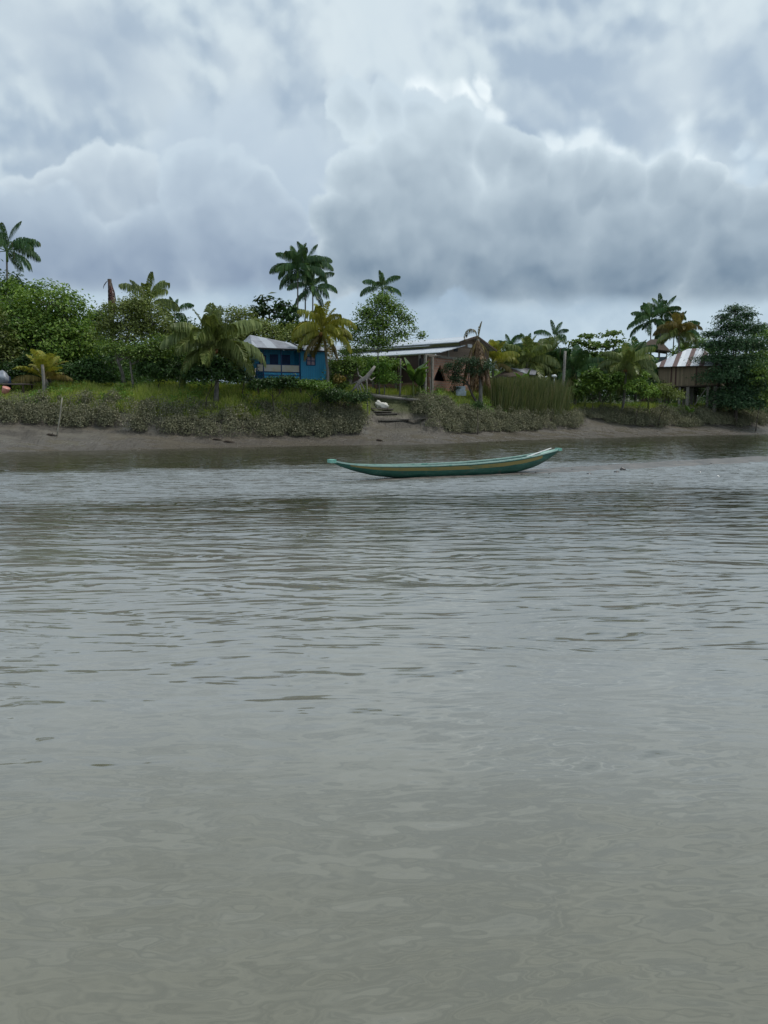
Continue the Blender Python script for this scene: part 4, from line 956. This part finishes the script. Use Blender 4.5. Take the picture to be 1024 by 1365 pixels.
mb = MB(); mb.bar((5.2, .7, 3.2), (6.5, .7, 5.3), .08); mb.bar((7.9, .75, 3.2), (7.9, .75, 4.9), .16); mb.bar((8.5, .75, 3.2), (8.5, .75, 5.0), .14); mb.bar((9.3, .75, 3.2), (9.3, .75, 5.1), .14); mb.bar((7.3, .72, 5.2), (9.6, .72, 5.2), .1); mb.build('brace', POST, sh2)

# thatched hut
c = at(853, 466, 100); th = empty('thatched_hut', (c.x, 100, 0), R(-12)); tag(th, 'tall hut with brown thatched roof behind the palms, left of the striped roof', 'hut')
THM = plain('brown_thatch', (.11, .085, .065), .95, (.05, .038, .03), s=9)
z1, z2 = 2.53 + 83 * 100 / 986, 2.53 + 92.5 * 101.5 / 986
mb = MB(); slabz(mb, [(0, 0, z1), (3.9, 0, z1 - .6), (2.6, 1.6, z2), (1.5, 1.6, z2)][::-1], .16); slabz(mb, [(0, 3.2, z1), (1.5, 1.65, z2), (2.6, 1.65, z2), (3.9, 3.2, z1 - .6)][::-1], .16)
mb.add([(0, .02, z1), (1.48, 1.62, z2), (0, 3.18, z1)], [(0, 1, 2), (2, 1, 0)]); mb.add([(3.9, .02, z1 - .6), (2.62, 1.62, z2), (3.9, 3.18, z1 - .6)], [(0, 1, 2)]); mb.build('roof', THM, th)
mb = MB(); mb.box(.4, 3.4, .5, 2.8, z1 - 2.9, z1 - 1.3); mb.build('wall', plain('faded_blue_grey_boards', (.16, .20, .22)), th)
mb = MB()
for x_ in (.35, 1.3, 2.4, 3.4): mb.box(x_, x_ + .12, .36, .48, 3., z1 - .1 - .12 * x_)
mb.build('frame', POST, th)
mb = MB(); mb.box(.5, 3.3, .6, 2.7, 2.9, z1 - 2.92); mb.build('lower_wall', WOOD, th)

# ------------------------------------------------------------------ left table with tarp heap
zt = at(10, 511, 56).z; c = at(-30, 511, 56)
tb = empty('wooden_table', (c.x, 56, gz(c.x, 56))); tag(tb, 'rough wooden work platform on posts at the left edge', 'platform')
hh = zt - tb.location.z; mb = MB()
for i in range(6): mb.box(0, 3.55 - .05 * (i % 2), i * .28, i * .28 + .25, hh - .08 + .004 * (i % 3), hh + .004 * (i % 3))
mb.build('top', WOODH if False else planks('platform_boards', (.13, .10, .085), (.25, .20, .17), 'x', .3), tb)
for x_, y_ in ((.2, .1), (3.35, .1), (.2, 1.5), (3.35, 1.5), (1.9, .1)):
    mb = MB(); wz = gz(c.x + x_, 56 + y_) - tb.location.z - .3; mb.box(x_ - .05, x_ + .05, y_ - .05, y_ + .05, wz, hh - .085); mb.build('leg', DPOST, tb)
def lump(name, label, cat, pos, rx, ry, rz, m, seed, amp=.18):
    bm = bmesh.new(); bmesh.ops.create_icosphere(bm, subdivisions=3, radius=1)
    rs_ = np.random.default_rng(seed); ph = rs_.uniform(0, 6, 6)
    for v in bm.verts:
        p = v.co; k = 1 + amp * (math.sin(p.x * 4 + ph[0]) * math.sin(p.y * 3.1 + ph[1]) + .6 * math.sin(p.z * 6 + ph[2] + p.x * 5) + .3 * math.sin(p.x * 11 + p.z * 9 + ph[3]))
        p *= k; p.z = max(p.z, -.55); v.co = Vector((p.x * rx, p.y * ry, (p.z + .55) * rz))
    me = bpy.data.meshes.new(name); bm.to_mesh(me); bm.free(); me.materials.append(m); me.polygons.foreach_set('use_smooth', [True] * len(me.polygons))
    o = bpy.data.objects.new(name, me); col.objects.link(o); o.location = pos; return tag(o, label, cat)
lump('tarp_bundle', 'grey plastic tarp heap on the platform at the left edge', 'tarp', (at(0, 509, 56.6).x, 56.7, zt + .01), .75, .5, .62, plain('grey_plastic_tarp', (.30, .33, .38), .45, (.14, .15, .18)), 3, .14)
# barrel hanging below / standing under the platform
bx_ = at(10, 520, 56.8); gzb = gz(bx_.x, 56.8)
mb = MB(); mb.tube([(0, 0, 0), (0, 0, .03), (0, 0, .30), (0, 0, .33), (0, 0, .62), (0, 0, .65), (0, 0, .95), (0, 0, .97)], [.27, .29, .29, .31, .31, .29, .28, .24], 16)
tag(mb.build('barrel', plain('dark_blue_plastic', (.02, .035, .075), .4), None, True, (bx_.x, 56.8, gzb - .02)), 'dark blue barrel standing under the left platform', 'barrel')
pc = at(6.5, 530, 55.2)
gp = gz(pc.x, 55.2)
mb = MB(); mb.tube([(0, 0, 0), (0, 0, .04), (.02, 0, .5), (.02, 0, .52)], [.20, .22, .28, .27], 14); bk = mb.build('bucket', plain('salmon_plastic', (.62, .27, .22), .45), None, True, (pc.x, 55.2, max(gp, pc.z - .2))); bk.rotation_euler = (R(12), R(24), 0)
tag(bk, 'salmon pink bucket tilted in the grass below the left platform', 'bucket')

# ------------------------------------------------------------------ posts, sticks, logs, driftwood
def pole(name, label, cat, a, b, r, m=POST, group=None, bend=.03, n=6, top=.75):
    a = Vector(a); b = Vector(b); k = 5; pts = []
    for i in range(k + 1):
        f = i / k; pts.append((b - a) * f + Vector((math.sin(f * PI) * bend, 0, 0)))
    mb = MB(); mb.tube(pts, [r * (1 - (1 - top) * i / k) for i in range(k + 1)], n)
    return tag(mb.build(name, m, None, True, a), label, cat, group)
def pp(px0, py0, px1, py1, D, D1=None):
    D1 = DM(px0, D1 or D); D = DM(px0, D); a = at(px0, py0, D); g = gz(a.x, a.y)
    if abs(px0 - px1) < 12: a.z = min(a.z, g - .1)          # planted in the ground
    return a, at(px1, py1, D1)
pole('post', 'short thick weathered post in front of the yellow young palm', 'post', *pp(58.5, 516, 56.5, 486, 56.5), .14)
pole('stick', 'thin pale stick slanting up from the edge of the scrub near the left', 'stick', *pp(75, 575, 83, 530, 50.3), .05, plain('pale_stick_wood', (.36, .33, .26)))
pole('pole', 'tall grey pole standing right of the reeds', 'pole', *pp(748.5, 540, 753.5, 468, 69), .17, top=.8)
pole('post', 'bare pale trunk post in front of the hall, below the open-crowned tree', 'post', *pp(533, 528, 534, 478, 62.0), .10)
pole('post', 'thin upright stake in the scrub at the left side of the landing', 'post', *pp(490.5, 574, 489, 505, 57.6), .05)
pole('post', 'short fence post in the grass behind the landing, right of the driftwood', 'post', *pp(512, 524, 512.5, 507, 63.0), .07)
pole('post', 'second thin fence stake, in the grass before the concrete column', 'post', *pp(574, 530, 573, 503, 60.5), .05)
pole('post', 'slim dark post left of the bare trunk post in front of the hall', 'post', *pp(530.5, 520, 531, 488, 63.0), .06, DPOST)
pole('fallen_log', 'long pale log lying across the top of the landing', 'log', hit(495, 530.5, 55, 90) + Vector((0, -.2, .22)), hit(545, 536, 55, 90) + Vector((0, -.2, .22)), .17, bend=0)
pole('fallen_log', 'darker log continuing to the right behind the scrub by the landing', 'log', hit(541, 537, 55, 90) + Vector((0, -.2, .3)), hit(567, 538.5, 55, 90) + Vector((0, -.2, .3)), .14, bend=0)
pole('fallen_log', 'short weathered log in the grass right of the driftwood', 'log', *pp(544, 531, 557, 529, 63.6), .12, bend=0)
pole('handrail_pole', 'grey horizontal rail fixed between the posts in front of the hall', 'rail', *pp(517, 508, 532, 509, 63.2), .06, bend=0)
# plank steps on the landing
for i, (x0, y0, x1, y1) in enumerate(((495, 545.5, 524, 546.5), (497, 549.5, 522, 550), (500, 553, 530, 552.5), (505, 562, 545, 561), (530, 561, 568, 558.5))):
    a = hit(x0, y0, 55, 75); b = hit(x1, y1, 55, 75); d = b - a
    mb = MB(); mb.box(0, d.length, -.14, .14, .0, .09, Matrix.Rotation(math.atan2(d.y, d.x), 4, 'Z') @ Matrix.Rotation(-math.asin(max(-1, min(1, d.z / d.length))), 4, 'Y'))
    tag(mb.build('plank', plain('wet_plank_wood', (.20, .17, .13), .5, (.08, .065, .05), s=6) if i == 0 else bpy.data.materials['wet_plank_wood'], None, False, a + Vector((0, 0, .03))),
        ['top plank step of the landing beside the white sacks', 'second plank step from the top of the landing', 'third plank step, just below the two upper planks', 'left half of the lowest plank step on the mud landing', 'right half of the lowest plank step on the mud landing'][i], 'plank', 'plank steps of the landing')
SACK = plain('white_sack_cloth', (.72, .70, .64), .8, (.55, .53, .47))
a = hit(504.5, 541.5, 55, 75); lump('white_sack', 'round white sack at the back left of the landing steps', 'sack', a, .36, .3, .32, SACK, 5, .12)['group'] = 'white sacks on the landing'
a = hit(510, 544, 55, 75); lump('white_sack', 'front white sack with slumped ends on the landing planks', 'sack', a, .50, .28, .34, SACK, 9, .2)['group'] = 'white sacks on the landing'
# driftwood root
dr = hit(482, 528, 55, 70); dw = empty('driftwood', at(485, 512, 61.5)); tag(dw, 'bleached fallen branch with splayed roots leaning left of the landing', 'driftwood')
def Q(px, py, dd=0): return at(px, py, 61.5 + dd) - Vector(dw.location)
DW = plain('bleached_wood', (.34, .31, .28), .85, (.17, .15, .135), s=9)
mb = MB(); mb.tube([Q(500, 488), Q(495, 495), Q(489, 503), Q(480, 508), Q(474, 516), Q(467, 524)], [.10, .15, .20, .17, .12, .05], 8)
mb.build('trunk', DW, dw, True)
for pts in ([(484, 505), (478, 500), (476, 490)], [(480, 508), (484, 516), (487, 523)], [(478, 511), (481, 520), (482, 528)], [(489, 503), (495, 507), (500, 503)], [(476, 513), (478, 522), (476, 529)], [(484, 507), (475, 509), (469, 512)]):
    mb = MB(); mb.tube([Q(*p, .1 * i) for i, p in enumerate(pts)], [.09, .06, .025], 6); mb.build('root', DW, dw, True)
# debris on the mud
for i, (px, py, sx_) in enumerate(((67, 581, .3), (288, 587, .28), (303, 590, .35), (505, 588, .2), (868, 569, .3))):
    a = hit(px, py, 40, 90); DB = DPOST
    mb = MB(); mb.tube([(-sx_, 0, .02), (-.1, .03, .10), (.12, 0, .08), (sx_ * 1.6, .02, .02)], [.03, .09, .07, .02], 6)
    if i == 0: mb.tube([(.1, 0, .05), (.2, 0, .22)], [.04, .02], 5)
    tag(mb.build('drift_branch', DPOST, None, True, a), ['dark branch stub on the mud below the slanting stick', 'small dark snag on the mud left of the bar of scrub', 'short dark stick lying at the water line right of the snag', 'dark lump of wood at the left foot of the landing', 'dark snag on the mud near the right landing'][i], 'driftwood', 'pieces of driftwood on the mud')
ROCK = plain('dark_wet_stone', (.05, .042, .04), .35, (.09, .08, .075))
rk = [(822, 630, .16), (830, 627, .17), (763, 626, .09), (728, 622, .12), (733, 632, .12), (845, 620, .08), (905, 615, .1), (785, 632, .13), (715, 630, .1), (948, 618, .1), (697, 633, .13), (965, 627, .08)]
for i, (px, py, s_) in enumerate(rk):
    a = hit_bar = None
    for Y in np.arange(26, 46, .05):
        p = at(px, py, Y)
        if max(float(bar_z(np.array(p.x), np.array(p.y))), -.02) >= p.z: a = p; break
    if a is None: continue
    o = lump('stone', ['left stone of the dark pair poking from the shallows', 'right stone of the dark pair poking from the shallows'][i] if i < 2 else 'small dark wet stone on the mud bar in the river', 'stone', a - Vector((0, 0, .03)), s_ * .8, s_ * .5, s_ * (.42 if i != 1 else .65), ROCK, 20 + i, .15); o['group'] = 'stones and clods on the mud bar'

# ------------------------------------------------------------------ canoe
bl0 = at(443, 613, 27.1); br0 = at(744, 597, 31.3)
ax = Vector((br0.x - bl0.x, br0.y - bl0.y, 0)); Lb = ax.length; rz = math.atan2(ax.y, ax.x)
boat = empty('canoe', (bl0.x, bl0.y, 0), rz); tag(boat, 'long green wooden canoe with ochre stripe and pale gunwale lying on the mud bar', 'canoe')
T = [0, .03, .09, .16, .25, .40, .55, .70, .80, .88, .94, 1.0]
ZG = [.745, .66, .565, .515, .485, .47, .485, .555, .635, .735, .83, .93]
ZK = [.66, .50, .30, .12, .0, -.07, -.08, -.05, .04, .22, .46, .83]
HW = [.10, .12, .25, .35, .43, .49, .49, .44, .37, .29, .18, .085]
def bi(a, t): return float(np.interp(t, T, a))
NS = 96
tt = np.linspace(0, 1, NS)
def sm(a):
    v = np.interp(tt, T, a); k = np.array([1, 2, 3, 2, 1.]) / 9; p = np.pad(v, 2, mode='edge')
    p[:2] = 2 * v[0] - v[[2, 1]]; p[-2:] = 2 * v[-1] - v[[-2, -3]]
    return np.convolve(p, k, 'valid')
zg, zk, hw = sm(ZG), sm(ZK), sm(HW)
def sect(i, off=0., n=10):     # half section keel -> gunwale
    out = []
    for j in range(n + 1):
        a = j / n
        yy = hw[i] * (1 - (1 - a) ** 2.6) ** .62 * (.97 + .03 * a) if a > 0 else 0
        zz = zk[i] + (zg[i] - zk[i]) * a ** 1.35
        out.append((max(0, yy - off), zz + off * (1 - a) * 1.0))
    return out
def shell(off, j0, j1, n=10, extra=0.):
    V_, F_ = [], []
    for i in range(NS):
        s_ = sect(i, off, n); row = [(-y - extra, z) for y, z in s_[j1:j0 - 1 if j0 > 0 else None:-1]] if j0 == 0 else None
        full = [(-y, z) for y, z in s_[::-1]] + [(y, z) for y, z in s_[1:]]
        V_.append([(tt[i] * Lb, y, z) for y, z in full])
    return V_
m, t = mat('green_hull_paint'); co = t.attr('ShaderNodeTexCoord', 'Object'); x, y, z = t.sep(co); n = t.noise(t.vm('MULTIPLY', co, (.35, 1, 1.6)), 3., 6, .7); nf = t.noise(co, 22, 3, .6)
c = t.mix(t.ss(n, .35, .7), (.009, .072, .050), (.020, .115, .080)); c = t.mix(t.ss(nf * .5 + n * .6, .58, .70) * .8, c, (.10, .15, .12)); pl_ = t.m('FRACT', z * 9. + 0.2); c = t.mix(t.ss(pl_, .10, .0) * .6, c, (.008, .03, .024)); c = t.mix(t.ss(t.noise(t.vm('MULTIPLY', co, (.8, 1, 3.)), 2.2, 5, .7), .56, .66) * .6, c, (.10, .085, .065)); c = t.mix(t.ss(z + n * .16, .14, .0) * .85, c, (.018, .028, .020))
finish(t, Base_Color=c, Roughness=.5, Normal=bump(t, n + nf * .2, .4, .02)); HULL = m
m, t = mat('ochre_stripe_paint'); co = t.attr('ShaderNodeTexCoord', 'Object'); n = t.noise(t.vm('MULTIPLY', co, (.4, 1, 1.6)), 5., 6, .7)
finish(t, Base_Color=t.mix(t.ss(n, .50, .72), (.21, .165, .045), (.07, .12, .06)), Roughness=.6); OCH = m
m, t = mat('pale_mint_gunwale_paint'); co = t.attr('ShaderNodeTexCoord', 'Object'); n = t.noise(t.vm('MULTIPLY', co, (.5, 1, 1)), 6., 5, .7)
finish(t, Base_Color=t.mix(t.ss(n, .5, .7), (.42, .58, .50), (.10, .33, .25)), Roughness=.5); MINT = m
INN = plain('faded_teal_inside', (.10, .22, .19), .7, (.05, .10, .085), s=5)
def loft(rows, closed=False):
    mb = MB(); k = len(rows[0]); vs = [v for r in rows for v in r]
    mb.add(vs, [(i * k + j, (i + 1) * k + j, (i + 1) * k + (j + 1) % k, i * k + (j + 1) % k) for i in range(len(rows) - 1) for j in range(k if closed else k - 1)])
    return mb
mb = loft(shell(0, 0, 10)); o1 = shell(0, 0, 10)
mb.add(o1[0], [tuple(range(len(o1[0])))]); mb.add(o1[-1], [tuple(range(len(o1[-1])))[::-1]])
mb.build('hull', HULL, boat, True)
rows = shell(.035, 0, 10)[5:-6]; mb = loft([r[::-1] for r in rows]); mb.build('inner_planking', INN, boat, True)
# gunwales
for s_ in (-1, 1):
    rows = []
    for i in range(0, NS):
        y = hw[i] * s_; xx = tt[i] * Lb; z = zg[i]
        rows.append([(xx, y - s_ * .05, z - .035), (xx, y + s_ * .018, z - .035), (xx, y + s_ * .022, z + .018), (xx, y - s_ * .05, z + .018)][::s_])
    mb = loft(rows, True); k = len(rows) * 4; mb.f.append([3, 2, 1, 0]); mb.f.append([k - 4, k - 3, k - 2, k - 1]); mb.build('gunwale', MINT, boat)
    # painted stripe just below
    rows = []
    for i in range(6, NS - 9):
        s10 = sect(i, 0, 40); sel = [s10[j] for j in (28, 30, 32, 34, 36)]
        rows.append([(tt[i] * Lb, s_ * (y + .004), z) for y, z in sel][::s_])
    mb = loft(rows); mb.build('painted_stripe', OCH, boat, True)
# end platforms
for (i0, i1, nm) in ((0, 7, 'stern_deck'), (NS - 9, NS - 1, 'bow_deck')):
    rows = []
    for i in range(i0, i1 + 1):
        rows.append([(tt[i] * Lb, -hw[i] + .05, zg[i] - .01), (tt[i] * Lb, hw[i] - .05, zg[i] - .01), (tt[i] * Lb, hw[i] - .05, zg[i] - .05), (tt[i] * Lb, -hw[i] + .05, zg[i] - .05)])
    mb = loft(rows, True); mb.build(nm, MINT, boat)
mb = MB(); mb.box(-.13, .10, -.17, .17, .655, .775); mb.build('stern_block', plain('teal_block_paint', (.10, .36, .28), .5, (.30, .50, .42), s=8), boat)
mb = MB(); mb.box(Lb - .06, Lb + .10, -.14, .14, .87, .985); mb.build('bow_block', bpy.data.materials['teal_block_paint'], boat)
for f in (.2, .38, .56, .74):
    i = int(f * NS); w_h = hw[i] - .045; xx = tt[i] * Lb; mb = MB(); mb.box(xx - .11, xx + .11, -w_h, w_h, zg[i] - .11, zg[i] - .075); mb.build('thwart', INN, boat)
# rib ends / knees
# white paddle resting on the bow
pdl = empty('paddle', boat.matrix_basis @ Vector((Lb * .835, -.26, .70))); tag(pdl, 'white wooden paddle propped across the upturned bow of the canoe', 'paddle')
v1 = boat.matrix_basis @ Vector((Lb * .96, -.10, 1.00)) - Vector(pdl.location)
WH = plain('white_painted_wood', (.80, .80, .78), .5)
mb = MB(); mb.tube([(0, 0, 0), v1 * .5, v1 * .98], [.022, .022, .02], 8); mb.build('shaft', WH, pdl, True)
mb = MB(); u_ = v1.normalized(); mb.bar(v1 * .0 - u_ * .06, v1 * .42, .10, .025); mb.build('blade', WH, pdl)
mb = MB(); mb.tube([(0, 0, 0), (.02, 0, .16)], [.03, .015], 6)
# fleck
bpy.context.view_layer.update()
